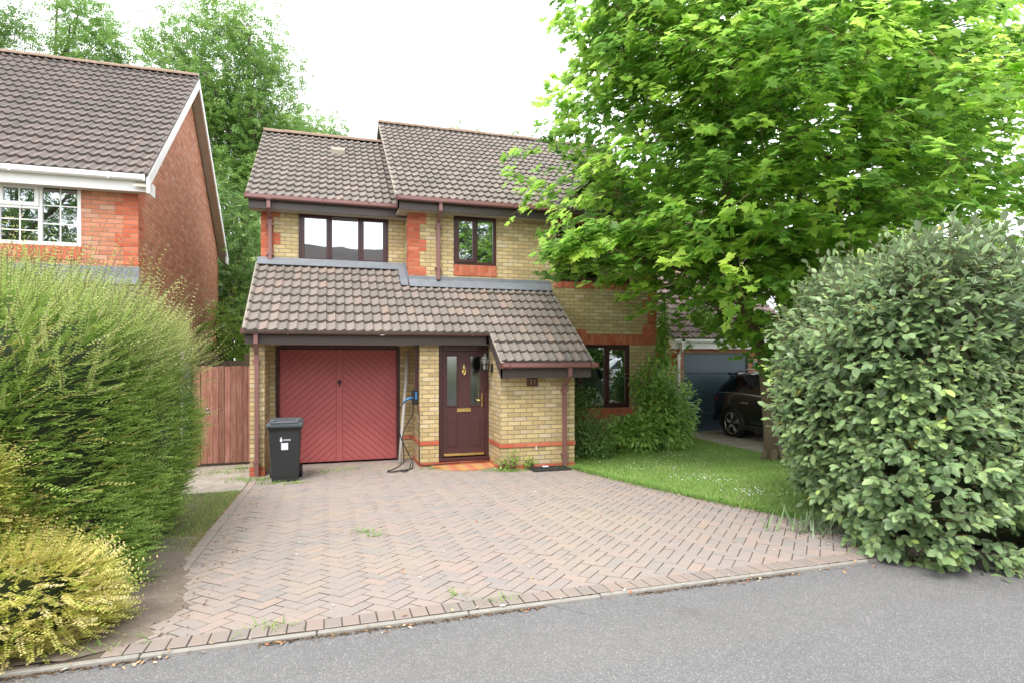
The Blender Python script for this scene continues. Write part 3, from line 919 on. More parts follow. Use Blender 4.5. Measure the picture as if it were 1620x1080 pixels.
# herringbone lattice: pairs (horizontal, vertical) stepping (1,1); rows repeat by (2,-2)
placed = 0
for a in range(-90, 91):
    for b in range(-45, 46):
        bx = a + 2 * b; by = a - 2 * b
        for (x0, y0, x1, y1) in ((bx, by, bx + 2, by + 1), (bx + 2 - 0, by - 0, bx + 3, by + 2)) if False else ((bx, by, bx + 2, by + 1), (bx, by + 1, bx + 1, by + 3)):
            cs = [(x0 * u + g, y0 * u + g), (x1 * u - g, y0 * u + g), (x1 * u - g, y1 * u - g), (x0 * u + g, y1 * u - g)]
            P = [((p[0] - p[1]) * c45 + 1.0, (p[0] + p[1]) * c45 + 6.0) for p in cs]
            cy = sum(p[1] for p in P) / 4; cx = sum(p[0] for p in P) / 4
            if cy < Y0 - .15 or cy > 11.4 or cx < XL - .2 or cx > drive_right(cy) + 0.25 + (0.3 if cy > 9.5 else 0): continue
            P = clip(P, lambda p: p[1] - Y0)
            if len(P) > 2: P = clip(P, lambda p: p[0] - (XL + 0.103))
            if len(P) > 2: P = clip(P, lambda p: 11.28 - p[1])
            if len(P) < 3: continue
            ar = abs(sum(P[i][0] * P[(i + 1) % len(P)][1] - P[(i + 1) % len(P)][0] * P[i][1] for i in range(len(P)))) / 2
            if ar < 0.0012: continue
            inset_block(mb, P, zg, 0.0, 0.004)
            placed += 1
# edge row on the left, laid as stretchers
y = YK + 0.16
while y < 11.2:
    inset_block(mb, [(XL, y), (XL + .1, y), (XL + .1, y + .196), (XL, y + .196)], zg, 0.002, 0.004)
    y += 0.203
o = mb.build('paved_drive', [M['paver'], M['joint']]); tag(o, kind='structure')
mb = MB()
x = XL
while x < 5.2:
    inset_block(mb, [(x, YK + .006), (x + .098, YK + .006), (x + .098, YK + .164), (x, YK + .164)], zg, 0.005, 0.006)
    x += 0.1045
tag(mb.build('drive_edging', [M['kerbblock'], M['joint']]), kind='structure')
mb = MB()
pts = [(-2.0, 3.72), (-1.35, 3.72), (-.95, 3.90), (-1.02, 4.1), (-.84, 4.35), (-.93, 4.6), (-1.0, 4.95), (-1.10, 5.3), (-1.16, 5.8), (-1.19, 6.4), (-1.5, 6.4), (-2.0, 5.5)]
np_ = len(pts)
for i in range(24):
    a0, a1 = 3.72 + i * .115, 3.72 + (i + 1) * .115
    def xr(y):
        p = pts[1:10]
        return float(np.interp(y, [q[1] for q in p], [q[0] for q in p])) + .03 * math.sin(y * 23) + .02 * math.sin(y * 51)
    mb.add([(-2.1, a0, zg(a0) + .009), (xr(a0) - .06, a0, zg(a0) + .009), (xr(a1) - .06, a1, zg(a1) + .009), (-2.1, a1, zg(a1) + .009)], [(0, 1, 2, 3)])
    mb.add([(xr(a0) - .06, a0, zg(a0) + .009), (xr(a0), a0, zg(a0) - .001), (xr(a1), a1, zg(a1) - .001), (xr(a1) - .06, a1, zg(a1) + .009)], [(0, 1, 2, 3)])
tag(mb.build('earth_patch', M['soil']), kind='structure')
strip('lawn', M['grassbase'], lambda y: (drive_right(y) + 0.02, 8.3), frange(YK, 9.7, 14) + [11.55, 13.2], 0.006)
strip('side_verge', M['grassbase'], lambda y: (-3.4, XL - 0.01), frange(YK, 9.3, 6), -0.012)
strip('gravel_path', M['gravel'], lambda y: (-3.05, XL - 0.02), [9.25, 9.7, 12.5], -0.004)
strip('hedge_bed', M['soil'], lambda y: (-9.0, -1.45), [YK, 5, 6.5, 8.4], -0.003)
strip('hedge_bed', M['soil'], lambda y: (5.15, 14.0), [YK - 0.0, 4.4, 5.2], 0.010)
strip('neighbour_drive', M['gravel'], lambda y: (8.3, 12.6), [YK, 5, 7, 9.7, 13.5], 0.004)

# ================================================================== MAIN HOUSE
H = thing('brick_house', (2.8, 11.5, 0), 'yellow brick detached house with lean-to garage and brown windows, behind the block paved drive', 'house')
# --- walls
mb = MB()
TL = 0.70
def zl(y): return 1.80 + (y - 9.4) * TL          # lean-to roof plane
W_L, W_R, STEP = -1.21, 6.90, 1.484
YU, YM, YG, YP, YF = 12.10, 11.55, 11.30, 9.70, 10.40
mb.prism([(YF, -.3), (18.3, -.3), (18.3, 4.72), (15.0, 7.02), (12.1, 4.86), (12.1, zl(12.1) - .09), (YF, zl(YF) - .09)], 'x', W_L, -0.99)
wall_holes(mb, -0.99, 1.53, -0.3, 2.26, YG, YG + 0.1, [(-0.89, 1.29, -0.2, 2.12)])
mb.box(1.53, 1.865, YF, YG + .1, -.3, 2.13)
wall_holes(mb, -0.99, STEP, 3.4, 4.84, YU, YU + 0.22, [(-0.545, 1.155, 3.72, 4.71)])
wall_holes(mb, STEP, W_R, -0.3, 4.80, YM, YM + 0.22, [(2.37, 3.25, 3.745, 4.725), (4.54, 6.26, 3.49, 4.72), (4.54, 6.26, 0.83, 2.18)])
mb.prism([(YM + .22, 3.0), (18.9, 3.0), (18.9, 5.0), (15.25, 7.55), (YM + .22, 4.95)], 'x', STEP, STEP + 0.22)
mb.prism([(YM + .22, -.3), (18.9, -.3), (18.9, 5.0), (15.25, 7.55), (YM + .22, 4.95)], 'x', W_R - .22, W_R)
mb.box(-0.99, STEP, 18.1, 18.3, -.3, 4.7)
mb.box(STEP + .22, W_R - .22, 18.7, 18.9, -.3, 5.0)
# porch
mb.prism([(YP, -.3), (YM, -.3), (YM, zl(YM) - .1), (YP, zl(YP) - .1)], 'x', 2.80, 3.02)
mb.prism([(YP, -.3), (YM, -.3), (YM, zl(YM) - .1), (YP, zl(YP) - .1)], 'x', 3.94, 4.16)
mb.box(3.02, 3.94, YP, YP + .22, -.3, zl(YP) - .1)
# gable over the right hand window
mb.prism([(4.54, 4.80), (6.9, 4.80), (6.9, 4.95), (5.72, 5.85), (4.54, 4.95)], 'y', YM, YM + .22)
mb.build('wall', M['ybrick'], H)
# --- floors and rooms that the windows look into
mb = MB()
mb.box(STEP + .22, W_R - .22, YM + .22, 18.7, 2.55, 2.70)
mb.box(STEP + .22, W_R - .22, 15.0, 15.1, -.1, 2.54)
mb.box(STEP + .22, W_R - .22, 15.0, 15.1, 2.71, 5.0)
mb.box(-.99, STEP, 15.0, 15.1, 2.75, 4.9)
mb.box(-.99, STEP, 12.33, 18.1, 2.60, 2.74)
mb.box(STEP + .22, W_R - .22, YM + .23, 15.0, 4.86, 4.90)
mb.box(-.99, STEP, 12.33, 15.0, 4.84, 4.88)
mb.build('interior_wall', M['cream'], H)
mb = MB(); mb.box(-.88, 1.28, YG + 0.6, YG + .62, -.1, 2.3); mb.box(1.8, 2.85, 11.3, 11.34, -.1, 2.3)
mb.build('hall_partition', M['dark'], H)

# --- roofs
mb = MB()
ca = math.cos(math.atan(TL))
S = lambda y: (y - 9.44) / ca
tile_sheet(mb, -1.27, STEP, 9.44, 1.828, TL, 3 * .285, S(12.04), seed=1)
tile_sheet(mb, STEP, 2.74, 9.44, 1.828, TL, 3 * .285, S(11.50), seed=2)
tile_sheet(mb, 2.74, 4.40, 9.44, 1.828, TL, 0, S(11.50), seed=3)
LR = mb.build('lean_to_roof', M['tile'], H)
mb = MB()
mb.prism([(10.24, zl(10.24) - .022), (12.1, zl(12.1) - .022), (12.1, zl(12.1) - .075), (10.24, zl(10.24) - .075)], 'x', -1.25, STEP)
mb.prism([(10.24, zl(10.24) - .022), (11.55, zl(11.55) - .022), (11.55, zl(11.55) - .075), (10.24, zl(10.24) - .075)], 'x', STEP, 2.76)
mb.prism([(9.44, zl(9.44) - .022), (11.55, zl(11.55) - .022), (11.55, zl(11.55) - .075), (9.44, zl(9.44) - .075)], 'x', 2.76, 4.37)
sub('roof_deck', mb, M['fascia'], LR)
mb = MB()
mb.prism([(10.2, zl(10.2) - .01), (12.08, zl(12.08) - .01), (12.08, zl(12.08) + .035), (10.2, zl(10.2) + .035)], 'x', -1.30, -1.255)
mb.prism([(9.4, zl(9.4) - .01), (10.2, zl(10.2) - .01), (10.2, zl(10.2) + .03), (9.4, zl(9.4) + .03)], 'x', 2.725, 2.775)
mb.prism([(9.4, zl(9.4) - .01), (11.5, zl(11.5) - .01), (11.5, zl(11.5) + .03), (9.4, zl(9.4) + .03)], 'x', 4.375, 4.415)
sub('verge_mortar', mb, M['mortar'], LR)
# flashings
mb = MB()
def flash_prof(yw, zt, zb_y, x0, x1):
    zr = zl(zb_y)
    mb.prism([(yw - .004, zt), (yw - .014, zt), (yw - .020, zl(yw) + .115), (zb_y, zr + .088), (zb_y, zr + .080), (yw - .004, zl(yw) + .04)], 'x', x0, x1)
flash_prof(YU, 3.775, YU - .17, -1.27, STEP)
flash_prof(YM, 3.49, YM - .17, STEP, 4.40)
mb.prism([(YM, 3.49), (YU - .01, 3.83), (YU - .01, 3.70), (YM, 3.33)], 'x', STEP - .022, STEP - .005)
mb.prism([(YM - .15, zl(YM - .15) + .082), (YU - .12, zl(YU - .12) + .082), (YU - .12, zl(YU - .12) + .09), (YM - .15, zl(YM - .15) + .09)], 'x', STEP - .16, STEP - .023)
sub('flashing', mb, M['lead'], LR)
# left upper roof
def roof(name, x0, x1, y0, z0, yr, zr, yb, mat, seed, rad=.115, vent=None, verge_l=True, vmat=None):
    tan = (zr - z0) / (yr - y0)
    c = math.cos(math.atan(tan)); Ls = (yr - y0) / c
    mb = MB(); tile_sheet(mb, x0, x1, y0, z0, tan, 0, Ls - .03, seed=seed)
    tile_sheet(mb, x0, x1, 2 * yr - y0, z0, tan, 0, Ls - .03, back=True, seed=seed + 50)
    o = mb.build(name, mat, H if name_parent is None else name_parent)
    mb = MB()
    zb = zr - .03
    mb.prism([(y0 + .04, z0 + .04 * tan - .022), (yr, zr - .022), (2 * yr - y0 - .04, z0 + .04 * tan - .022), (2 * yr - y0 - .04, z0 - .06), (yr, zr - .10), (y0 + .04, z0 - .06)], 'x', x0 + .03, x1 - .03)
    sub('roof_deck', mb, M['fascia'], o)
    mb = MB(); ridge_run(mb, x0, x1, yr, zr + .015, rad)
    sub('ridge', mb, M['ridge'], o)
    mb = MB()
    for (a, b) in ((x0 - .01, x0 + .035), (x1 - .035, x1 + .01)):
        mb.prism([(y0, z0 - .01), (yr, zr - .01), (yr, zr + .03), (y0, z0 + .03)], 'x', a, b)
        mb.prism([(2 * yr - y0, z0 - .01), (yr, zr - .01), (yr, zr + .03), (2 * yr - y0, z0 + .03)], 'x', a, b)
    sub('verge', mb, vmat or M['mortar'], o)
    return o
name_parent = None
UL = roof('left_roof', -1.44, STEP - .03, 11.75, 4.86, 15.0, 7.16, 18.2, M['tile_up'], 5)
UM = roof('main_roof', 1.20, 7.15, 11.20, 4.90, 15.25, 7.75, 19.3, M['tile_up'], 9)
# vent tile near the left ridge
mb = MB(); mb.prism([(14.02, 6.50), (14.02, 6.60), (14.12, 6.68), (14.45, 6.80), (14.45, 6.74)], 'x', 0.06, 0.36)
sub('roof_vent', mb, M['mortar'], UL)
# small gable roof above the right window
mb = MB()
for sg in (-1, 1):
    mb.prism([(5.72, 6.05), (5.72 + sg * 1.50, 4.87), (5.72 + sg * 1.50, 4.80), (5.72, 5.97)], 'y', 11.28, 13.6)
sub('gable_roof', mb, M['tile_up'], UM)
# --- fascias, soffits
mb = MB()
mb.box(-1.27, 2.70, 10.27, 10.30, 2.13, 2.29); mb.box(-1.27, -1.24, 10.301, 10.40, 2.13, 2.29)
mb.box(2.74, 4.37, 9.47, 9.50, 1.575, 1.75)
mb.box(-1.40, STEP - .002, 11.84, 11.87, 4.66, 4.84)
mb.box(1.25, 4.50, 11.29, 11.32, 4.70, 4.885)
# sloping board beside the door
mb.prism([(9.47, 1.575), (9.47, zl(9.47) - .02), (10.30, zl(10.30) - .02), (10.30, zl(10.3) - .20), (9.62, 1.68)], 'x', 2.74, 2.765)
mb.prism([(11.29, 4.70), (11.29, 4.885), (15.2, 7.62), (15.2, 7.43)], 'x', 1.25, 1.275)
mb.build('fascia', M['fascia'], H)
mb = MB()
mb.box(-1.239, 2.70, 10.301, YG + .02, 2.135, 2.15)
mb.box(2.70, 2.80, 10.42, 10.7, 2.135, 2.15)
mb.box(-1.40, STEP - .002, 11.871, 12.10, 4.665, 4.68)
mb.box(1.276, 4.50, 11.321, 11.55, 4.705, 4.72)
mb.box(2.77, 4.37, 9.501, 9.70, 1.58, 1.595)
mb.box(1.276, STEP, 11.56, 12.1, 4.7, 4.72)
mb.build('soffit', M['soffit'], H)
# --- gutters
mb = MB(); gutter(mb, -1.30, 2.76, 10.262, 2.375); g1 = mb.build('gutter', M['gutter'], H)
mb = MB()
for xx in (-0.62, 0.92, 2.42, -1.305): mb.box(xx - .012, xx + .012, 10.145, 10.262, 2.285, 2.379)
sub('bracket', mb, M['gutterd'], g1)
mb = MB(); gutter(mb, 2.72, 4.46, 9.462, 1.83); g2 = mb.build('gutter', M['gutter'], H)
mb = MB()
for xx in (2.73, 2.86, 4.32, 4.455): mb.box(xx - .012, xx + .012, 9.345, 9.462, 1.74, 1.834)
sub('bracket', mb, M['gutterd'], g2)
mb = MB(); gutter(mb, -1.46, STEP - .01, 11.832, 4.90); g3 = mb.build('gutter', M['gutter'], H)
mb = MB()
for xx in (-1.45, -.1, .75): mb.box(xx - .012, xx + .012, 11.715, 11.832, 4.81, 4.904)
sub('bracket', mb, M['gutterd'], g3)
mb = MB(); gutter(mb, 1.22, 4.56, 11.282, 4.935); g4 = mb.build('gutter', M['gutter'], H)
mb = MB()
for xx in (1.24, 2.55, 3.5, 4.54): mb.box(xx - .012, xx + .012, 11.165, 11.282, 4.845, 4.939)
sub('bracket', mb, M['gutterd'], g4)
downpipe('downpipe', H, -1.10, 1.95, YF, 0.0, 2.30, 10.205, M['gutter'])
downpipe('downpipe', H, -1.05, 4.50, YU, 3.62, 4.82, 11.775, M['gutter'])
downpipe('downpipe', H, 2.05, 4.52, YM, 3.42, 4.86, 11.225, M['gutter'])
downpipe('downpipe', H, 3.95, 1.42, YP, 0.0, 1.76, 9.405, M['gutter'])
# --- red dressings
quoin(H, W_L, YU, 1, 1, 3.75, 4, M['rbrick'], first_wide=False, ww=.34)
quoin(H, STEP, YM, 1, 1, 3.45, 5, M['rbrick'], ww=.34)
quoin(H, W_R, YM, -1, 1, 0.0, 6, M['rbrick'], ww=.34)
quoin(H, W_R, YM, -1, 1, 2.40, 9, M['rbrick'], ww=.34)
def dress(x0, x1, y, z0, z1, name='brick_sill', proud=.006, depth=.05):
    m_ = MB(); m_.box(x0, x1, y - proud, y + depth, z0, z1)
    return m_.build(name, M['rbrick'], H, 'soldier')
dress(2.37, 3.25, YM, 3.53, 3.743, proud=.012)
dress(4.50, 6.33, YM, 3.36, 3.488, proud=.012)
dress(4.42, 6.36, YM, 0.63, 0.828, proud=.03)
dress(4.30, W_R + .006, YM, 2.182, 2.40, 'brick_lintel')
dress(4.98, 5.22, YM, 2.401, 2.50, 'brick_lintel')
dress(4.541, 6.7, YM, 4.722, 4.93, 'brick_lintel', proud=.01)
mb = MB()
z0, z1 = .375, .45; p = .012
mb.box(2.80 - p, 4.16 + p, YP - p, YP + .05, z0, z1); mb.box(2.80 - p, 2.85, YP + .0501, 10.44, z0, z1); mb.box(4.11, 4.16 + p, YP + .0501, YM, z0, z1)
mb.box(1.53 - p, 1.865, YF - p, YF + .05, z0, z1); mb.box(1.53 - p, 1.58, YF + .0501, YG, z0, z1); mb.box(1.291, 1.53 - p, YG - p, YG + .05, z0, z1)
mb.box(W_L - p, -.99 + p, YF - p, YF + .05, z0 + .0, z1) if False else None
p = .005
mb.box(2.80 - p, 4.16 + p, YP - p, YP + .05, -.1, .075); mb.box(2.80 - p, 2.85, YP + .0501, 10.44, -.1, .075)
mb.box(1.53 - p, 1.865, YF - p, YF + .05, -.1, .075); mb.box(1.53 - p, 1.58, YF + .0501, YG, -.1, .075)
mb.box(W_L - p, -.99 + p, YF - p, YF + .05, -.1, .15)
mb.box(1.87, 2.795, 10.41, 10.47, -.1, .068)
mb.build('brick_band', M['rbrick'], H)
# --- windows
L3 = [(0, .345, True), (.345, .672, False), (.672, 1, True)]
wl = window(H, -.545, 1.155, 3.722, 4.712, YU + .03, L3, M['brown'], M['glass'])
window(H, 2.37, 3.25, 3.747, 4.727, YM + .03, [(0, .52, True), (.52, 1, False)], M['brown'], M['glass'])
window(H, 4.54, 6.26, 3.49, 4.72, YM + .03, L3, M['brown'], M['glass'])
window(H, 4.54, 6.26, 0.83, 2.18, YM + .03, L3, M['brown'], M['glass'])
mb = MB(); mb.bbox(-.56, 1.17, YU - .035, YU + .028, 3.70, 3.735, .004); sub('sill', mb, M['brown'], wl)
# blinds and curtains behind the glass
def curtain(x0, x1, y, z0, z1, mat=M['blind'], amp=.018, per=.07, name='curtain'):
    m_ = MB(); n = int((x1 - x0) / per * 6)
    v = []
    for i in range(n + 1):
        xx = x0 + (x1 - x0) * i / n
        yy = y + amp * math.sin(2 * math.pi * i / 6)
        v += [(xx, yy, z0), (xx, yy, z1)]
    m_.add(v, [(2 * i, 2 * i + 2, 2 * i + 3, 2 * i + 1) for i in range(n)], smooth=True)
    return m_.build(name, mat, H)
curtain(-.52, 1.13, YU + .30, 4.30, 4.74, amp=.002, per=.5, name='blind')
curtain(0.62, 1.13, YU + .27, 3.72, 4.74)
curtain(2.88, 3.22, YM + .30, 4.42, 4.74, amp=.002, per=.5, name='blind')
curtain(3.17, 3.24, YM + .26, 3.76, 4.74)
curtain(6.02, 6.24, YM + .28, .85, 2.2)
curtain(5.60, 5.66, YM + .27, .85, 2.2)
# --- garage door
mb = MB(); f0 = .055
mb.bbox(-.89, -.89 + f0, YG - .012, YG + .09, -.02, 2.12); mb.bbox(1.29 - f0, 1.29, YG - .012, YG + .09, -.02, 2.12)
mb.bbox(-.89 + f0 - .002, 1.29 - f0 + .002, YG - .010, YG + .09, 2.065, 2.135)
gf = mb.build('garage_frame', M['brown'], H)
GX0, GX1, GZ0, GZ1 = -.83, 1.23, .02, 2.06
mb = MB(); mb.box(GX0, GX1, YG + .045, YG + .07, GZ0, GZ1)
gd = mb.build('garage_door', M['garaged'], H)
mb = MB(); mid = (GX0 + GX1) / 2
mb.bbox(mid - .055, mid + .055, YG + .030, YG + .045, GZ0, GZ1, .003)
mb.bbox(GX0, GX0 + .02, YG + .031, YG + .045, GZ0, GZ1, .003); mb.bbox(GX1 - .02, GX1, YG + .031, YG + .045, GZ0, GZ1, .003)
for sg in (1, -1):
    xa, xb = (GX0 + .024, mid - .059) if sg > 0 else (mid + .059, GX1 - .024)
    t = -14
    pitch = .1225
    for t in range(-12, 20):
        zc = GZ0 + t * pitch
        k = .86
        if sg > 0: pl = [(xa, zc), (xb, zc + (xb - xa) * k), (xb, zc + (xb - xa) * k + pitch - .011), (xa, zc + pitch - .011)]
        else: pl = [(xb, zc), (xa, zc + (xb - xa) * k), (xa, zc + (xb - xa) * k + pitch - .011), (xb, zc + pitch - .011)]
        pl = clip(pl, lambda p: p[1] - GZ0 - .004)
        if len(pl) > 2: pl = clip(pl, lambda p: GZ1 - .004 - p[1])
        if len(pl) < 3: continue
        mb.prism(pl, 'y', YG + .033, YG + .045)
sub('chevron_board', mb, M['garage'], gd)
mb = MB(); mb.bbox(mid - .035, mid + .03, YG + .012, YG + .030, 1.44, 1.50, .004); mb.bbox(mid - .012, mid + .012, YG + .006, YG + .028, 1.39, 1.47, .004)
sub('handle', mb, M['black'], gd)
# --- front door
DX0, DX1, DZ0, DZ1, DY = 1.868, 2.797, .07, 2.13, 10.47
mb = MB(); fw = .085
mb.bbox(DX0, DX0 + fw, DY, DY + .09, DZ0 + .06, DZ1); mb.bbox(DX1 - fw * .8, DX1, DY, DY + .09, DZ0 + .06, DZ1)
mb.bbox(DX0 + fw - .002, DX1 - fw * .8 + .002, DY + .001, DY + .09, DZ1 - .10, DZ1)
mb.bbox(DX0, DX1, DY - .07, DY + .09, DZ0, DZ0 + .06)
df = mb.build('door_frame', M['brown'], H)
LX0, LX1, LZ0, LZ1 = DX0 + fw + .002, DX1 - fw * .8 - .002, DZ0 + .07, DZ1 - .102
mb = MB(); yl = DY + .035
gw = .185; mx = (LX0 + LX1) / 2; go = .215
gl = [(mx - go, 0), (mx + go, 0)]
zA, zB = 1.055, LZ1 - .09
gx = [(mx - go - gw / 2, mx - go + gw / 2), (mx + go - gw / 2, mx + go + gw / 2)]
wall_holes(mb, LX0, LX1, LZ0, LZ1, yl, yl + .045, [(gx[0][0], gx[0][1], zA, zB), (gx[1][0], gx[1][1], zA, zB)])
fd = mb.build('front_door', M['door'], H)
mb = MB()
for (a, b) in gx:
    for (x0_, x1_, z0_, z1_) in ((a - .022, b + .022, zB - .002, zB + .022), (a - .022, b + .022, zA - .022, zA + .002), (a - .022, a + .002, zA, zB), (b - .002, b + .022, zA, zB)):
        mb.bbox(x0_, x1_, yl - .012, yl + .002, z0_, z1_, .004)
    # raised lower panels
    pa, pb = a - .012, b + .012
    for (q, e) in ((0, .006), (.03, .012)):
        mb.bbox(pa + q, pb - q, yl - e, yl + .001, .30 + q, .86 - q, .005)
sub('moulding', mb, M['door'], fd)
mb = MB()
for (a, b) in gx: mb.box(a - .001, b + .001, yl + .016, yl + .022, zA - .001, zB + .001)
sub('glass_panel', mb, M['glassd'], fd)
mb = MB(); mb.bbox(mx - .13, mx + .13, yl - .014, yl - .001, .935, 1.005, .006); mb.bbox(mx - .10, mx + .10, yl - .020, yl - .013, .955, .985, .004)
sub('letterbox', mb, M['brass'], fd)
mb = MB(); mb.bbox(mx - .012, mx + .012, yl - .02, yl, 1.60, 1.80, .006)
mb.tube([(mx - .035, yl - .02, 1.70), (mx - .02, yl - .03, 1.63), (mx, yl - .035, 1.60), (mx + .02, yl - .03, 1.63), (mx + .035, yl - .02, 1.70), (mx, yl - .025, 1.76), (mx - .035, yl - .02, 1.70)], .008, 6)
sub('knocker', mb, M['brass'], fd)
mb = MB(); hx = LX1 - .055
mb.bbox(hx - .016, hx + .016, yl - .012, yl, 1.02, 1.27, .005)
mb.tube([(hx, yl - .01, 1.15), (hx, yl - .05, 1.15), (hx - .11, yl - .052, 1.145)], .009, 8)
sub('handle', mb, M['brass'], fd)
mb = MB(); mb.bbox(LX0 + .01, LX1 - .01, yl - .035, yl, LZ0 + .012, LZ0 + .055, .006)
sub('weather_bar', mb, M['brass'], fd)
mb = MB(); mb.box(mx + .13, mx + .142, yl - .004, yl, .66, .672); sub('spyhole', mb, M['label'], fd)
mb = MB(); mb.box(3.43, 3.445, YP - .016, YP, .325, .39); mb.build('overflow_tag', M['white'], H)

# ================================================================== small things on the house
t = thing('wall_lantern', (2.79, 10.2, 1.8), 'black coach lantern with clear panes fixed to the brick beside the front door', 'lamp')
lx, ly = 2.66, 10.20
mb = MB(); mb.bbox(2.77, 2.80, ly - .035, ly + .035, 1.66, 1.80, .006)
mb.tube([(2.78, ly, 1.72), (2.73, ly, 1.67), (lx, ly, 1.655), (lx, ly, 1.70)], .008, 8); mb.build('bracket', M['black'], t)
mb = MB()
def hexring(r, z): return [(lx + r * math.cos(R(60 * k + 30)), ly + r * math.sin(R(60 * k + 30)), z) for k in range(6)]
def hexloft(m_, rz):
    v = [p for (r, z) in rz for p in hexring(r, z)]
    F = [(i * 6 + k, i * 6 + (k + 1) % 6, (i + 1) * 6 + (k + 1) % 6, (i + 1) * 6 + k) for i in range(len(rz) - 1) for k in range(6)]
    F += [tuple(range(5, -1, -1)), tuple((len(rz) - 1) * 6 + k for k in range(6))]
    m_.add(v, F)
hexloft(mb, [(.085, 1.90), (.06, 1.935), (.03, 1.95), (.012, 1.99)]); hexloft(mb, [(.035, 1.67), (.062, 1.69), (.066, 1.71)])
for k in range(6):
    a = hexring(.066, 1.71)[k]; b = hexring(.080, 1.90)[k]
    mb.tube([a, b], .011, 4)
mb.tube([hexring(.073, 1.80)[k % 6] for k in range(7)], .007, 4)
mb.build('cage', M['black'], t)
mb = MB(); hexloft(mb, [(.060, 1.71), (.073, 1.90)]); mb.build('lamp_glass', M['lampglass'], t)

t = thing('house_number_sign', (3.37, YP, 1.5), 'small maroon plate reading 77 on the porch wall under the eaves', 'sign')
mb = MB(); mb.bbox(3.27, 3.465, YP - .02, YP, 1.42, 1.58, .004); mb.build('plate', M['sign'], t)
def seven(x, z):
    m_ = MB(); w, h, s_ = .045, .075, .010
    m_.box(x, x + w, YP - .024, YP - .019, z + h - s_, z + h)
    m_.prism([(x + w - s_ * 1.1, z + h - s_), (x + w, z + h - s_), (x + .022, z), (x + .010, z)], 'y', YP - .024, YP - .019)
    return m_
seven(3.315, 1.463).build('numeral', M['gold77'], t); seven(3.380, 1.463).build('numeral', M['gold77'], t)

t = thing('ev_charger', (1.47, 10.65, 1.2), 'black and blue car charger on the brick pillar with its cable looped to the ground', 'charger')
mb = MB(); mb.bbox(1.415, 1.53, 10.50, 10.66, 1.09, 1.345, .012); mb.build('housing', M['black'], t)
mb = MB(); mb.bbox(1.462, 1.498, 10.490, 10.501, 1.18, 1.31, .003); mb.build('front_stripe', M['blue'], t)
mb = MB(); mb.tube([(1.43, 10.52, 1.20), (1.37, 10.51, 1.20), (1.30, 10.50, 1.175), (1.26, 10.50, 1.12)], [.022, .026, .022, .014], 10); mb.build('plug', M['blue'], t)
mb = MB()
def spline(pts, n=8):
    P = [Vector(p) for p in pts]; out = []
    P = [P[0]] + P + [P[-1]]
    for i in range(1, len(P) - 2):
        for k in range(n):
            t_ = k / n
            a, b, c, d = P[i - 1], P[i], P[i + 1], P[i + 2]
            out.append(0.5 * ((2 * b) + (c - a) * t_ + (2 * a - 5 * b + 4 * c - d) * t_ ** 2 + (3 * b - a - 3 * c + d) * t_ ** 3))
    out.append(P[-2]); return out
mb.tube(spline([(1.26, 10.50, 1.12), (1.19, 10.48, 1.0), (1.17, 10.46, .75), (1.22, 10.45, .50), (1.33, 10.42, .25), (1.40, 10.38, .12), (1.37, 10.25, .02), (1.2, 10.12, .02), (1.02, 10.05, .015), (.95, 10.12, .02), (1.06, 10.2, .03), (1.22, 10.3, .10), (1.25, 10.36, .20), (1.24, 10.45, .55), (1.34, 10.5, .78), (1.42, 10.52, .92), (1.44, 10.54, 1.1)]), .010, 8)
mb.tube(spline([(1.38, 10.4, .10), (1.34, 10.28, .02), (1.28, 10.1, .02), (1.22, 10.0, .02), (1.16, 10.12, .02)]), .010, 8)
mb.build('charging_cable', M['rubber'], t)
mb = MB(); mb.tube([(1.50, 10.45, 1.10), (1.515, 10.385, .9), (1.515, 10.385, .4), (1.52, 10.385, .06), (1.60, 10.38, .03), (1.9, 10.37, .04), (2.79, 10.385, .055)], .008, 6); mb.build('supply_cable', M['rubber'], t)
mb = MB(); mb.bbox(1.468, 1.53, 10.52, 10.58, 1.345, 2.135, .003); mb.build('conduit', M['brown'], t)
mb = MB(); mb.box(1.526, 1.5295, 10.42, 10.52, .78, 1.06); mb.build('red_brick_patch', M['rbrick'], t)

mb = MB(); mb.tube([(1.225, 10.80, 0.0), (1.33, 11.02, 1.0), (1.43, 11.24, 2.0)], .030, 14)
tag(mb.build('plastic_pipe', M['pipe'], None, origin=(1.225, 10.8, 0)), 'long grey white plastic pipe leaning against the wall right of the garage door', 'pipe')

# doormat-like tiled half circle at the door
mb = MB(); n = 24
pts = [(2.33 + .60 * math.cos(R(180 + 180 * k / n)), 10.40 + .58 * math.sin(R(180 + 180 * k / n))) for k in range(n + 1)]
v = [(x, y, zg(y) + .003) for x, y in pts] + [(x, y, zg(y) + .016) for x, y in pts]
m_ = len(pts)
F = [tuple(range(m_, 2 * m_)), tuple(range(m_ - 1, -1, -1))] + [(i, (i + 1) % m_, m_ + (i + 1) % m_, m_ + i) for i in range(m_)]
mb.add(v, F)
tag(mb.build('doormat', M['doormat'], None, origin=(2.33, 10.4, 0)), 'orange striped half round mat on the paving in front of the maroon front door', 'doormat')
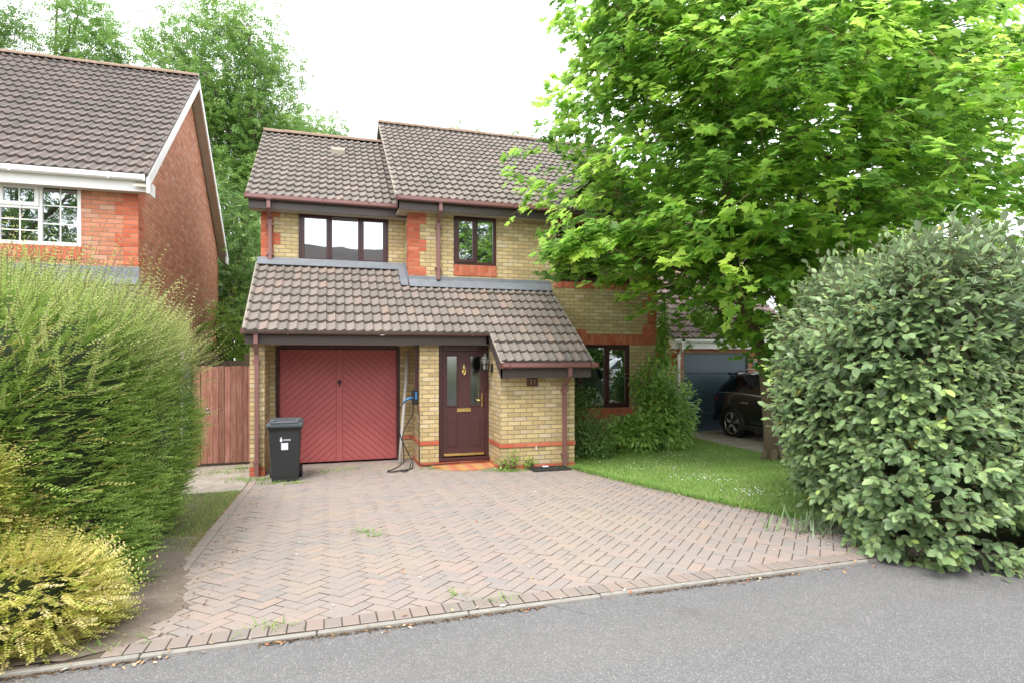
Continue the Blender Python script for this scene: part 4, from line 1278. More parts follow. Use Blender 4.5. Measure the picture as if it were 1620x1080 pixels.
# drain grate
t = thing('drain_grate', (3.6, 9.46, 0.02), 'black plastic grating lying on the paving below the porch wall', 'grate')
gz = zg(9.4)
mb = MB(); mb.bbox(3.26, 3.92, 9.26, 9.30, gz + .002, gz + .035, .004); mb.bbox(3.26, 3.92, 9.56, 9.60, gz + .002, gz + .034, .004)
mb.bbox(3.26, 3.30, 9.301, 9.559, gz + .002, gz + .034, .004); mb.bbox(3.88, 3.92, 9.301, 9.559, gz + .002, gz + .034, .004)
mb.bbox(3.57, 3.61, 9.301, 9.559, gz + .002, gz + .034, .004); mb.build('frame', M['rubber'], t)
mb = MB()
for k in range(13): mb.box(3.30, 3.88, 9.305 + k * .02, 9.313 + k * .02, gz + .004, gz + .026)
mb.build('bars', M['bin'], t)
mb = MB(); mb.bbox(3.50, 3.60, 9.50, 9.56, gz + .035, gz + .05, .005)
tag(mb.build('stone_chip', M['label'], None, origin=(3.55, 9.53, gz)), 'small pale block lying on the black grating', 'stone')

# ================================================================== wheelie bin
BX, BY = -.64, 10.0
t = thing('wheelie_bin', (BX, BY, zg(BY)), 'charcoal wheelie bin with grey lid standing between the left pier and the garage door', 'bin')
bz = zg(BY)
t.scale = (.91, .93, .96)
def loft(mb, rings, mi=0, cap=True, smooth=False):
    n = len(rings[0]); v = [p for r_ in rings for p in r_]
    F = [(i * n + k, i * n + (k + 1) % n, (i + 1) * n + (k + 1) % n, (i + 1) * n + k) for i in range(len(rings) - 1) for k in range(n)]
    if cap: F += [tuple(range(n - 1, -1, -1)), tuple((len(rings) - 1) * n + k for k in range(n))]
    mb.add(v, F, mi, None, smooth)
def rrect(cx, cy, w, d, z, c=.03, tilt=0.0):
    hw, hd = w / 2, d / 2; out = []
    for (sx, sy, a0) in ((1, -1, -90), (1, 1, 0), (-1, 1, 90), (-1, -1, 180)):
        for k in range(4):
            a = R(a0 + 30 * k)
            px = cx + sx * (hw - c) + c * math.cos(a); py = cy + sy * (hd - c) + c * math.sin(a)
            out.append((px, py, z + tilt * (py - cy)))
    return out
mb = MB()
loft(mb, [rrect(BX + .0, BY + .02, .425, .46, bz + .02), rrect(BX, BY + .01, .455, .50, bz + .30), rrect(BX, BY, .49, .545, bz + .64), rrect(BX, BY, .51, .565, bz + .86)])
loft(mb, [rrect(BX, BY, .555, .61, bz + .86), rrect(BX, BY, .56, .615, bz + .90)])
# moulded recess on the front
def fy(z): return float(np.interp(z, [.02, .30, .64, .86], [BY + .02 - .23, BY + .01 - .25, BY - .2725, BY - .2825]))
mb.prism([(fy(.08) - .006, bz + .08), (fy(.50) - .006, bz + .50), (fy(.50) + .03, bz + .50), (fy(.08) + .03, bz + .08)], 'x', BX - .10, BX + .10)
mb.build('body', M['bin'], t)
mb = MB()
loft(mb, [rrect(BX, BY - .01, .585, .64, bz + .895), rrect(BX, BY - .01, .59, .645, bz + .93), rrect(BX, BY, .55, .60, bz + .95, tilt=.02), rrect(BX, BY, .50, .52, bz + .985, .05, .03)])
mb.bbox(BX - .22, BX + .22, BY - .315, BY - .27, bz + .945, bz + .975, .006)
mb.bbox(BX - .235, BX - .15, BY - .30, BY - .20, bz + .95, bz + 1.01, .01); mb.bbox(BX + .15, BX + .235, BY - .30, BY - .20, bz + .95, bz + 1.01, .01)
ld = mb.build('lid', M['binlid'], t)
mb = MB(); mb.tube([(BX - .24, BY + .30, bz + .93), (BX - .24, BY + .36, bz + .97), (BX + .24, BY + .36, bz + .97), (BX + .24, BY + .30, bz + .93)], .016, 8); mb.build('handle', M['bin'], t)
for sx in (-1, 1):
    mb = MB(); mb.cyl((BX + sx * .215, BY + .20, bz + .10), (BX + sx * .265, BY + .20, bz + .10), .10, 24); w_ = mb.build('wheel', M['rubber'], t)
    mb = MB(); mb.cyl((BX + sx * .262, BY + .20, bz + .10), (BX + sx * .268, BY + .20, bz + .10), .045, 16); sub('hub', mb, M['bin'], w_)
mb = MB(); mb.cyl((BX - .24, BY + .20, bz + .10), (BX + .24, BY + .20, bz + .10), .012, 8); mb.build('axle', M['black'], t)
def front_patch(m_, x0, x1, z0, z1, e):
    v = [(x0, fy(z0) - e, bz + z0), (x1, fy(z0) - e, bz + z0), (x1, fy(z1) - e, bz + z1), (x0, fy(z1) - e, bz + z1), (x0, fy(z0) + .002, bz + z0), (x1, fy(z0) + .002, bz + z0), (x1, fy(z1) + .002, bz + z1), (x0, fy(z1) + .002, bz + z1)]
    m_.add(v, [(0, 1, 2, 3), (1, 5, 6, 2), (4, 0, 3, 7), (3, 2, 6, 7), (4, 5, 1, 0)])
mb = MB(); front_patch(mb, BX - .055, BX + .055, .525, .635, .004); mb.build('sticker', M['label'], t)
mb = MB()
for k in range(10):
    for rowz in (.685, .672):
        if rnd.random() < .9: front_patch(mb, BX - .018 + k * .0115, BX - .018 + k * .0115 + .008, rowz, rowz + .009, .004)
n = 10; cz = .685; cx = BX - .055
v = []
for k in range(n):
    a = 2 * math.pi * k / n; zz = cz + .028 * math.sin(a) * (1.25 if math.sin(a) < 0 else 1)
    v.append((cx + .021 * math.cos(a), fy(zz) - .004, bz + zz))
mb.add(v, [tuple(range(n))])
front_patch(mb, cx - .010, cx + .010, .715, .730, .004)
mb.build('crest', M['label'], t)

# ================================================================== gate between the houses
t = thing('wooden_gate', (-1.8, 11.6, 0), 'red stained board gate with a ring latch between the two houses', 'gate')
gx0 = -2.14; 
mb = MB(); x = gx0; k = 0
while x < -1.225:
    w = .092 if k % 3 else .10
    xe = min(x + w, -1.222)
    mb.bbox(x, xe - .004, 11.60 + rnd.uniform(-.003, .003), 11.622, .045, 1.76 + rnd.uniform(-.012, .012), .003); x += w; k += 1
mb.build('boards', M['fence'], t)
mb = MB(); mb.bbox(gx0, -1.22, 11.623, 11.66, .25, .35, .003); mb.bbox(gx0, -1.22, 11.623, 11.66, 1.45, 1.55, .003); mb.build('rail', M['fence'], t)
mb = MB(); mb.tube([(gx0 + .11 + .035 * math.cos(a * math.pi / 6), 11.585, .98 + .035 * math.sin(a * math.pi / 6)) for a in range(13)], .008, 6); mb.build('ring_latch', M['chrome'], t)
t = thing('fence_panel', (-2.2, 11.55, 0), 'narrow red brown fence board with weathered grey post left of the wooden gate', 'fence')
mb = MB(); mb.bbox(-2.28, -2.215, 11.58, 11.61, .02, 1.79, .003); mb.bbox(-2.212, -2.15, 11.585, 11.63, .02, 1.75, .003); mb.build('boards', M['fence'], t)
mb = MB(); mb.bbox(-2.40, -2.285, 11.50, 11.60, -.02, 1.82, .006); mb.build('post', m_plain('blue_grey_timber', (0.10, 0.10, 0.125), 0.8, var=.3, scale=12), t)
t = thing('dark_gate', (-2.7, 11.75, 0), 'near-black panelled gate beside the red brick neighbour house, half hidden by the hedge', 'gate')
mb = MB(); mb.bbox(-3.03, -2.41, 11.70, 11.74, .10, 1.86, .004); mb.build('panel', M['black'], t)
mb = MB(); mb.bbox(-2.47, -2.41, 11.62, 11.68, 0, 2.12, .004); mb.bbox(-3.03, -2.98, 11.62, 11.68, 0, 2.12, .004)
for z in (1.92, 2.0, 2.08): mb.bbox(-2.98, -2.47, 11.64, 11.66, z, z + .015, .002)
for k in range(8): mb.bbox(-2.93 + k * .06, -2.92 + k * .06, 11.643, 11.657, 1.86, 2.08, .001)
mb.build('lattice_top', M['pipe'], t)
t = thing('back_fence', (-2.1, 14.2, 0), 'dark weathered fence farther back between the houses', 'fence')
mb = MB(); x = -3.0
while x < -1.25:
    mb.bbox(x, x + .11, 14.2, 14.225, 0, 1.83 + rnd.uniform(-.03, .03), .003); x += .113
mb.build('boards', M['bark2'], t)
mb = MB(); mb.bbox(-1.75, -1.62, 14.05, 14.19, 0, 2.0, .006); mb.bbox(-1.55, -1.25, 14.02, 14.1, 1.82, 1.98, .006); mb.bbox(-2.35, -2.24, 14.05, 14.19, 0, 1.98, .006); mb.build('post', M['bark2'], t)

# ================================================================== LEFT NEIGHBOUR
Nn = thing('neighbour_house', (-6, 13, 0), 'red brick house at the left edge with white window and white bargeboards', 'house')
NX = -3.04; NT_ = .837
mb = MB()
wall_holes(mb, -12.0, NX - .22, -.3, 4.78, 11.35, 11.57, [(-5.56, -3.86, 3.72, 4.72)])
mb.prism([(11.35, -.3), (18.9, -.3), (18.9, 4.85), (15.12, 8.05), (11.35, 4.85)], 'x', NX - .22, NX)
mb.box(-12.0, NX - .22, 18.68, 18.9, -.3, 4.85)
mb.prism([(11.57, -.3), (18.68, -.3), (18.68, 4.85), (15.12, 8.05), (11.57, 4.85)], 'x', -12.0, -11.78)
mb.prism([(10.40, -.3), (11.35, -.3), (11.35, 3.10), (10.40, 2.42)], 'x', NX - .22, NX - .001)
wall_holes(mb, -9.0, NX - .22, -.3, 2.40, 10.40, 10.62, [])
mb.build('wall', M['nbrick'], Nn)
mb = MB(); mb.box(-11.7, NX - .23, 14.5, 14.6, -.2, 4.8); mb.box(-11.7, NX - .23, 11.6, 14.5, 2.5, 2.6); mb.build('interior_wall', M['dark'], Nn)
name_parent = Nn
NR = roof('roof', -12.4, -2.84, 11.06, 4.88, 15.12, 8.28, 19.2, M['tile_n'], 21, vmat=M['tile_n'])
mb = MB(); tile_sheet(mb, -9.2, NX + .06, 10.12, 2.30, TL, 0, 1.28 / ca, seed=33); lr = mb.build('lean_to_roof', M['tile_n'], Nn)
mb = MB(); mb.prism([(11.336, 3.42), (11.345, 3.42), (11.345, 3.2), (11.15, 3.11), (11.15, 3.12), (11.33, 3.25)], 'x', -9.2, NX + .02); sub('flashing', mb, M['lead'], lr)
name_parent = None
mb = MB()
mb.bbox(-12.4, -2.80, 11.155, 11.18, 4.64, 4.86, .003)
# bargeboards and box end
for (ya, za, yb, zb) in ((11.06, 4.86, 15.12, 8.26), (19.18, 4.86, 15.12, 8.26)):
    mb.prism([(ya, za), (yb, zb), (yb, zb - .20), (ya, za - .20)], 'x', -2.845, -2.815)
mb.box(-2.84, -2.80, 11.05, 11.40, 4.60, 4.80)
mb.box(-2.84, -2.80, 18.85, 19.19, 4.60, 4.80)
mb.build('fascia', M['white'], Nn)
mb = MB()
for (ya, za, yb, zb) in ((11.06, 4.86, 15.12, 8.26), (19.18, 4.86, 15.12, 8.26)):
    mb.prism([(ya, za - .14), (yb, zb - .14), (yb, zb - .16), (ya, za - .16)], 'x', NX + .002, -2.846)
mb.box(-12.4, -2.846, 11.181, 11.349, 4.645, 4.66)
mb.build('soffit', m_plain('pale_soffit', (.50, .45, .38), .7), Nn)
mb = MB(); gutter(mb, -12.4, -2.87, 11.152, 4.90, .115, .085); gn = mb.build('gutter', M['white'], Nn)
mb = MB()
for xx in (-2.88, -3.38, -4.70, -6): mb.box(xx - .015, xx + .015, 11.03, 11.152, 4.80, 4.905)
sub('bracket', mb, M['white'], gn)
quoin(Nn, NX, 11.35, -1, 1, 3.45, 5, M['rbrick'], ww=.34, first_wide=False)
m_ = MB(); m_.box(-5.56, -3.86, 11.335, 11.40, 3.50, 3.718); m_.build('brick_sill', M['rbrick'], Nn, 'soldier')
window(Nn, -5.56, -3.86, 3.722, 4.722, 11.37, [(0, .335, False), (.335, .665, (.62,)), (.665, 1, False)], M['white'], M['glass'], bars=(2, 3), fw=.06)

# ================================================================== RIGHT NEIGHBOUR
Q = thing('neighbour_garage', (10, 13.5, 0), 'red brick garage with blue grey door and white gutter, behind the black car', 'garage')
mb = MB()
wall_holes(mb, 8.61, 12.1, -.4, 2.3, 13.2, 13.42, [(8.68, 10.66, -.2, 2.02)])
mb.prism([(13.2, -.4), (18.6, -.4), (18.6, 2.3), (15.9, 4.15), (13.2, 2.3)], 'x', 8.39, 8.61)
mb.build('wall', M['nbrick'], Q)
m_ = MB(); m_.box(8.386, 8.60, 13.196, 13.30, -.1, 2.16); m_.build('quoin', M['rbrick'], Q)
name_parent = Q
roof('roof', 8.22, 12.3, 12.95, 2.36, 15.9, 4.42, 18.9, M['tile_p'], 41)
name_parent = None
mb = MB(); mb.bbox(8.22, 12.3, 13.04, 13.065, 2.12, 2.32, .003)
mb.prism([(12.95, 2.33), (15.9, 4.40), (15.9, 4.22), (12.95, 2.13)], 'x', 8.205, 8.225)
mb.box(8.22, 8.40, 13.066, 13.19, 2.12, 2.14); mb.build('fascia', M['white'], Q)
mb = MB(); mb.prism([(13.05, 2.22), (15.9, 4.22), (15.9, 4.20), (13.05, 2.20)], 'x', 8.226, 8.388); mb.build('soffit', M['soffit'], Q)
mb = MB(); gutter(mb, 8.24, 12.3, 13.038, 2.36); mb.build('gutter', M['white'], Q)
downpipe('downpipe', Q, 8.50, 1.98, 13.2, -.05, 2.27, 12.98, M['white'], matd=M['white'])
m_ = MB(); 
for k in range(4): m_.bbox(8.70, 10.64, 13.245, 13.285, -.02 + k * .505, -.02 + k * .505 + .497, .006)
m_.box(8.70, 10.64, 13.275, 13.30, -.02, 2.0)
gdd = m_.build('garage_door', M['bluegarage'], Q)
m_ = MB(); m_.bbox(8.68, 8.72, 13.215, 13.26, -.05, 2.02, .004); m_.bbox(10.62, 10.66, 13.215, 13.26, -.05, 2.02, .004); m_.bbox(8.721, 10.619, 13.216, 13.26, 1.985, 2.02, .004)
sub('door_surround', m_, M['bluegarage'], gdd)
t = thing('house_name_plate', (10.9, 13.18, 1.75), 'small pale teal plate on the brick to the right of the blue grey garage door', 'sign')
m_ = MB(); m_.bbox(10.80, 11.02, 13.18, 13.2, 1.66, 1.80, .004); m_.build('plate', m_plain('teal_plate', (.25, .38, .38), .4), t)
m_ = MB(); 
for k in range(3): m_.box(10.85 + k * .05, 10.88 + k * .05, 13.176, 13.1801, 1.70, 1.76)
m_.build('lettering', M['sign'], t)
t = thing('security_light', (8.2, 13.1, 2.5), 'small black floodlight fixed at the verge of the red brick garage', 'lamp')
m_ = MB(); m_.bbox(8.02, 8.18, 13.0, 13.08, 2.44, 2.54, .01); m_.build('head', M['black'], t)
m_ = MB(); m_.tube([(8.16, 13.05, 2.48), (8.23, 13.1, 2.44)], .015, 8); m_.build('arm', M['black'], t)
Q2 = thing('far_house', (13, 20, 0), 'brown roofed red brick house seen through gaps in the maple leaves', 'house')
mb = MB()
wall_holes(mb, 9.9, 17.0, -.3, 5.0, 17.0, 17.2, [(10.8, 12.2, 3.3, 4.4), (13.8, 15.2, 3.3, 4.4)])
mb.prism([(17.2, -.3), (24, -.3), (24, 5), (20.5, 7.5), (17.2, 5)], 'x', 9.9, 10.1); mb.prism([(17.2, -.3), (24, -.3), (24, 5), (20.5, 7.5), (17.2, 5)], 'x', 16.8, 17.0)
mb.build('wall', M['nbrick'], Q2)
name_parent = Q2
roof('roof', 9.6, 17.3, 16.7, 4.95, 20.5, 7.75, 24.3, M['tile_p'], 61)
name_parent = None
for xx in (10.8, 13.8): window(Q2, xx, xx + 1.4, 3.3, 4.4, 17.03, [(0, .5, False), (.5, 1, False)], M['white'], M['glass'])
mb = MB(); gutter(mb, 9.7, 17.2, 16.78, 4.95); mb.build('gutter', M['white'], Q2)

# ================================================================== PLANTS
def rot_about(v, ax, a):
    """rodrigues for arrays"""
    c = np.cos(a)[:, None]; s_ = np.sin(a)[:, None]
    return v * c + np.cross(ax, v) * s_ + ax * (np.sum(ax * v, 1)[:, None]) * (1 - c)
def rdir(n):
    return norm(NP.normal(size=(n, 3)))
def superell(n, c, r, e, zmin=-9):
    """points on a rounded box |x/a|^e+... = 1 and their outward normals"""
    d = NP.normal(size=(n * 3, 3)); d = norm(d)
    a = np.abs(d) / 1.0
    # sample on the unit superellipsoid with directions of the scaled shape
    dd = d * np.array(r); dd = norm(dd)
    t = 1.0 / (np.sum(np.abs(dd / np.array(r)) ** e, axis=1)) ** (1 / e)
    P = dd * t[:, None]
    Nn_ = norm(np.sign(P) * np.abs(P / np.array(r)) ** (e - 1) / np.array(r))
    P = P + np.array(c)
    k = P[:, 2] > zmin
    return P[k][:n], Nn_[k][:n]
def lumps(P, amp, scale, seed=0):
    """smooth pseudo-noise for swelling a surface"""
    r_ = np.random.default_rng(seed); out = np.zeros(len(P))
    for k in range(6):
        d = r_.normal(size=3); d /= np.linalg.norm(d)
        out += np.sin(P @ d * scale * (1 + 0.35 * k) + r_.uniform(0, 6.28)) / (1 + 0.4 * k)
    return out * amp * 0.5
def core_mesh(name, parent, c, r, e, mat, zmin, amp=.08, sc=2.5, seed=1):  # solid dark lump added inside a bush to stop light passing through
    mb = MB(); nu, nv = 40, 22; V = []
    for j in range(nv + 1):
        ph = math.pi * j / nv
        for i in range(nu):
            th = 2 * math.pi * i / nu
            V.append((math.sin(ph) * math.cos(th), math.sin(ph) * math.sin(th), math.cos(ph)))
    D = np.array(V) * np.array(r); D = norm(D)
    t = 1.0 / (np.sum(np.abs(D / np.array(r)) ** e, axis=1)) ** (1 / e)
    P = D * t[:, None]
    P = P * (1 + lumps(P, amp, sc, seed)[:, None]) + np.array(c)
    P[:, 2] = np.maximum(P[:, 2], zmin)
    F = [(j * nu + i, (j + 1) * nu + i, (j + 1) * nu + (i + 1) % nu, j * nu + (i + 1) % nu) for j in range(nv) for i in range(nu)]
    mb.add([tuple(p) for p in P], F, smooth=True)
    return mb.build(name, mat, parent)

def shoots(P, D, L, per, size, curve=0.35, tmpl_flat=True):
    """leafy shoots: opposite small leaves along a bent stem. returns leaf arrays and stem polylines"""
    n = len(P)
    side = norm(np.cross(D, np.array([0, 0, 1.0]) + 0.4 * rdir(n)))
    upv = np.cross(side, D)
    outP, outA, outN, outS, outI = [], [], [], [], []
    up = np.array([0, 0, 1.0])
    bend = norm(up * 0.8 + rdir(n) * 0.62)
    for k in range(per):
        t = (k + 0.6) / per
        pos = P + D * (L * t)[:, None] + bend * (curve * L * t * t)[:, None]
        tg = norm(D + bend * (2 * curve * t))
        for sg in (-1, 1):
            a = norm(side * sg + tg * 0.55 + rdir(n) * 0.22)
            outP.append(pos); outA.append(a); outN.append(norm(upv + rdir(n) * 0.35))
            outS.append(size * (1.0 - 0.45 * t) * NP.uniform(0.8, 1.25, n)); outI.append(np.arange(n))
    return (np.concatenate(outP), np.concatenate(outA), np.concatenate(outN), np.concatenate(outS), np.concatenate(outI))
def stems(name, parent, mat, P, D, L, bendc=.35, rad=.0022):
    """three-sided twigs"""
    n = len(P); up = np.array([0, 0, 1.0]); segs = 3
    side = norm(np.cross(D, up + 0.1)); oth = np.cross(D, side)
    V = []; 
    for k in range(segs + 1):
        t = k / segs
        pos = P + D * (L * t)[:, None] + up * (bendc * 0.7 * L * t * t)[:, None]
        rr = rad * (1 - 0.6 * t)
        for a in range(3):
            V.append(pos + side * (math.cos(a * 2.094) * rr) + oth * (math.sin(a * 2.094) * rr))
    V = np.stack(V, 1).reshape(-1, 3)
    T = []
    for k in range(segs):
        for a in range(3):
            b = (a + 1) % 3
            T += [(k * 3 + a, k * 3 + b, (k + 1) * 3 + b), (k * 3 + a, (k + 1) * 3 + b, (k + 1) * 3 + a)]
    T = np.array(T)
    F = T[None] + (np.arange(n) * (segs + 1) * 3)[:, None, None]
    return fast_mesh(name, V, F.reshape(-1, 3), mat, parent, np.repeat(NP.random(n), len(T)))

# ---- box honeysuckle hedge (green) on the left
HC, HR, HE = (-3.14, 6.14, 1.02), (1.70, 2.14, 1.40), 5.0
t = thing('hedge', (-3.1, 6.0, 0.2), 'tall shaggy green box honeysuckle hedge on the left of the drive', 'hedge')
core_mesh('shade_core', t, HC, (HR[0] - .16, HR[1] - .16, HR[2] - .14), HE, M['darkcore'], .1)  # no real branches: added dark filling behind the leaves, blocks light
n = 27000
P, Nv = superell(n, HC, HR, HE, 0.2)
vis = (Nv[:, 0] > -0.55) & (P[:, 0] > -4.9) & ((Nv[:, 0] > 0.05) | (Nv[:, 1] < 0.1) | (Nv[:, 2] > 0.25))
P, Nv = P[vis], Nv[vis]
n = len(P)
P[:, 0] -= np.clip((1.25 - P[:, 2]), 0, 1) * .22 * (P[:, 1] > 5.2) * np.clip((P[:, 0] + 2.6), 0, 1)
P = P + Nv * (lumps(P, .16, 2.6, 4) - NP.uniform(0, .10, n))[:, None]
D = norm(Nv * 1.0 + np.array([0.25, -0.05, 0.14]) + rdir(n) * 0.5)
topf = np.clip((P[:, 2] - 2.0) / .45, 0, 1)
L = NP.uniform(.08, .20, n) + (NP.random(n) < .05) * .12
lp = shoots(P, D, L, 9, .030, curve=.15)
rv = np.clip(NP.random(n)[lp[4]] * 0.9 + NP.uniform(-.12, .10, len(lp[4])), 0, .965)
gp = (NP.random(n) < np.where(P[:, 1] < 4.9, .08 + .75 * np.clip((1.75 - P[:, 2]) / 1.0, 0, 1) * np.clip(lumps(P, 1.6, 3.0, 31) + .3, 0, 1), .015))
rv = np.where(gp[lp[4]], NP.uniform(.965, 1.0, len(rv)), rv)
scatter('foliage', T_SMALL, lp[0], lp[1], lp[2], lp[3], rv, M['loni'], t)
# wispy pale new growth at the top and over the right side
m1 = 4000
P2, N2 = superell(9000, HC, HR, HE, 1.55)
k = (P2[:, 0] > -4.9) & (NP.random(len(P2)) < np.clip((P2[:, 2] - 1.45) / .8, .03, 1))
P2, N2 = P2[k][:m1], N2[k][:m1]
D2 = norm(N2 * 0.55 + np.array([0.22, -0.05, 0.50]) + rdir(len(P2)) * .62)
L2 = NP.uniform(.12, .38, len(P2)) + (NP.random(len(P2)) < .16) * NP.uniform(.1, .35, len(P2)) * (1 - .25 * (P2[:, 0] < -3))
stems('twigs', t, M['twig2'], P2, D2, L2, .25, .0024)
lp = shoots(P2, D2, L2 * 1.0, 17, .022, curve=.18)
rv = np.clip(NP.random(len(P2))[lp[4]] * .85 + NP.uniform(-.1, .15, len(lp[4])), 0, 1)
scatter('young_shoots', T_SMALL, lp[0], lp[1], lp[2], lp[3], rv, M['lonitip'], t)
# ---- golden honeysuckle at the front
t = thing('golden_hedge', (-2.5, 4.0, .3), 'low golden yellow honeysuckle bush at the road edge, in front of the green hedge', 'bush')
GB = [((-2.45, 4.10, 0.50), (1.12, .44, .50), 3.0, 6500), ((-3.20, 4.06, 0.88), (1.00, .40, .72), 2.6, 5600), ((-2.2, 4.25, .95), (.60, .40, .38), 2.2, 1600), ((-3.0, 4.12, 1.15), (1.35, .36, .62), 2.4, 3800)]
acc = []
for q, (GC, GR, GE, gn_) in enumerate(GB):
    core_mesh('shade_core', t, GC, (GR[0] - .16, GR[1] - .14, GR[2] - .14), GE, M['darkcore'], .25)
    P, Nv = superell(gn_, GC, GR, GE, .30)
    n = len(P)
    P = P + Nv * (lumps(P, .22, 4.0, 9) - NP.uniform(0, .10, n))[:, None]
    D = norm(Nv * .9 + np.array([.35, -.05, .10]) + rdir(n) * .65)
    L = NP.uniform(.07, .20, n) + (NP.random(n) < .08) * NP.uniform(.05, .18, n)
    lp = shoots(P, D, L, 9, .024, curve=.12)
    gr = (0, .06, .12, .25)[q]
    rv = np.clip(NP.random(n)[lp[4]] * .9 - gr + NP.uniform(-.1, .15, len(lp[4])), 0, 1)
    acc.append((lp, rv))
cat_ = [np.concatenate([a[0][k] for a in acc]) for k in range(4)]
scatter('foliage', T_SMALL, cat_[0], cat_[1], cat_[2], cat_[3], np.concatenate([a[1] for a in acc]), M['gold'], t)

# ---- silverberry hedge on the right
EC, ER, EE = (6.54, 4.60, 1.42), (1.98, 1.42, 1.50), 3.8
t = thing('silverberry_hedge', (6.7, 4.6, .2), 'large rounded hedge of oval grey green leaves at the right road edge', 'hedge')
ec = core_mesh('shade_core', t, EC, (ER[0] - .28, ER[1] - .28, ER[2] - .24), EE, M['darkcore'], .1)
for v_ in ec.data.vertices:
    v_.co.z -= .46 * min(max((v_.co.x + 1.1) / 1.6, 0), 1.2) * (v_.co.z > 1.2)
    v_.co.x += .45 * v_.co.y
n = 6200
P, Nv = superell(n, EC, ER, EE, .22)
vis = (Nv[:, 1] < .55) | (Nv[:, 2] > .3) | (Nv[:, 0] < -.3)
P, Nv = P[vis], Nv[vis]; n = len(P)
P[:, 2] *= 1 - .17 * np.clip((P[:, 0] - 5.6) / 1.6, 0, 1.2) * np.clip(P[:, 2] - 1.2, 0, 1)
P[:, 0] += .45 * (P[:, 1] - 4.6)
P = P + Nv * (lumps(P, .22, 2.8, 21) - NP.uniform(0.02, .24, n))[:, None]
D = norm(Nv * .9 + np.array([0, -.05, .30]) + rdir(n) * .55)
long_ = (NP.random(n) < .10) & (P[:, 2] > 1.6)
L = NP.uniform(.16, .30, n) + long_ * NP.uniform(.08, .22, n)
stems('twigs', t, M['twig'], P - D * .08, D, L + .08, .2, .004)
outP, outA, outN, outS, outR = [], [], [], [], []
per = 8
side = norm(np.cross(D, rdir(n)))
base = NP.random(n)
for kk in range(per):
    tt = (kk + .4) / per
    pos = P + D * (L * tt)[:, None] + np.array([0, 0, 1.0]) * (.14 * L * tt * tt)[:, None]
    ang = np.full(n, kk * 2.4) + NP.uniform(-.3, .3, n)
    sd = rot_about(side, D, ang)
    a = norm(sd * (1 - .55 * tt) + D * (.30 + .8 * tt) + np.array([0, 0, -.40 + .25 * tt]))
    nrm_ = norm(np.array([0, 0, 1.0]) + Nv * .75 + D * .25 + rdir(n) * .28)
    outP.append(pos); outA.append(a); outN.append(nrm_); outS.append(NP.uniform(.060, .128, n) * (1 - .25 * tt))
    outR.append(np.clip(base * .45 + .28 * tt + NP.uniform(0, .32, n), 0, .97))
rv = np.concatenate(outR); rv[NP.random(len(rv)) < .006] = 1.0
scatter('foliage', T_WIDE, np.concatenate(outP), np.concatenate(outA), np.concatenate(outN), np.concatenate(outS), rv, M['elae'], t)

# ---- maple
def branch_pts(a, b, sag, n=6, jit=.05):
    a, b = Vector(a), Vector(b); out = []
    for i in range(n + 1):
        q = i / n
        p = a.lerp(b, q); p.z += sag * math.sin(math.pi * q) * (b - a).length
        if 0 < i < n: p += Vector((rnd.uniform(-1, 1), rnd.uniform(-1, 1), rnd.uniform(-1, 1))) * jit
        out.append(p)
    return out
def stem_at(poly, z):
    for a, b in zip(poly, poly[1:]):
        if a[2] <= z <= b[2]:
            q = (z - a[2]) / (b[2] - a[2]); return Vector(a).lerp(Vector(b), q)
    return Vector(poly[-1])
MT = thing('maple_tree', (7.8, 9.0, .04), 'large bright green maple with leaning trunk on the front lawn', 'tree')
stemA = [(7.80, 9.0, -.05), (7.76, 9.0, .6), (7.68, 9.0, 1.3), (7.58, 8.98, 1.9), (7.28, 8.96, 2.6), (6.98, 8.95, 3.2), (6.85, 8.95, 4.0), (6.72, 8.9, 5.0), (6.62, 8.9, 6.0), (6.42, 8.9, 7.2), (6.25, 8.8, 8.4), (6.2, 8.75, 9.6)]
stemB = [(7.60, 8.98, 1.85), (7.95, 8.8, 2.7), (8.4, 8.6, 3.8), (8.8, 8.4, 5.2), (9.1, 8.2, 6.8), (9.3, 8.1, 8.6)]
stemC = [(7.66, 9.0, 1.5), (8.3, 9.4, 2.5), (9.0, 9.9, 3.6), (9.6, 10.3, 5.2), (9.9, 10.4, 7.0)]
mb = MB()
mb.tube(stemA, [.155, .13, .115, .11, .10, .09, .09, .08, .065, .05, .035, .015], 12)
mb.tube(stemB, [.085, .075, .085, .065, .045, .02], 10)
mb.tube(stemC, [.085, .075, .06, .06, .02], 10)
for k in range(5):
    a = R(72 * k + 20); mb.tube([(7.8 + .06 * math.cos(a), 9 + .06 * math.sin(a), .30), (7.8 + .22 * math.cos(a), 9 + .22 * math.sin(a), -.04)], [.075, .04], 8)
CC, CR = np.array((7.80, 8.75, 5.6)), np.array((4.35, 4.15, 4.5))
nl = 0
sprays = []
NS = 3000
while len(sprays) < NS:
    d = norm(NP.normal(size=(1, 3)))[0]
    rr = NP.uniform(.10, 1.0) ** .45
    rr *= 1 + .09 * math.sin(3 * math.atan2(d[1], d[0]) + 2 * d[2]) + .07 * math.sin(7 * d[2] + 5 * math.atan2(d[1], d[0]))
    p = CC + d * CR * rr
    hd = math.hypot(p[0] - 7.6, p[1] - 8.9)
    zmin = 2.15 + .30 * max(0, hd - 1.2) - (.45 if p[0] > 6.7 and p[1] < 9 else 0)
    if p[1] > 9.8 and p[2] < 3.6 and NP.random() < .6: continue
    if p[0] < 6.4: zmin += .12 + .14 * min(2.2, 6.4 - p[0])
    if p[2] < zmin or p[2] > 9.9: continue
    if rr > .8 and p[2] < 4.6 and p[0] < 4.4 and NP.random() < .35: continue
    # keep clear of the house walls
    if p[1] > 11.0 and p[0] < 7.2: continue
    if p[1] > 10.4 and p[0] < 4.6 and p[2] < 6: continue
    sprays.append(p)
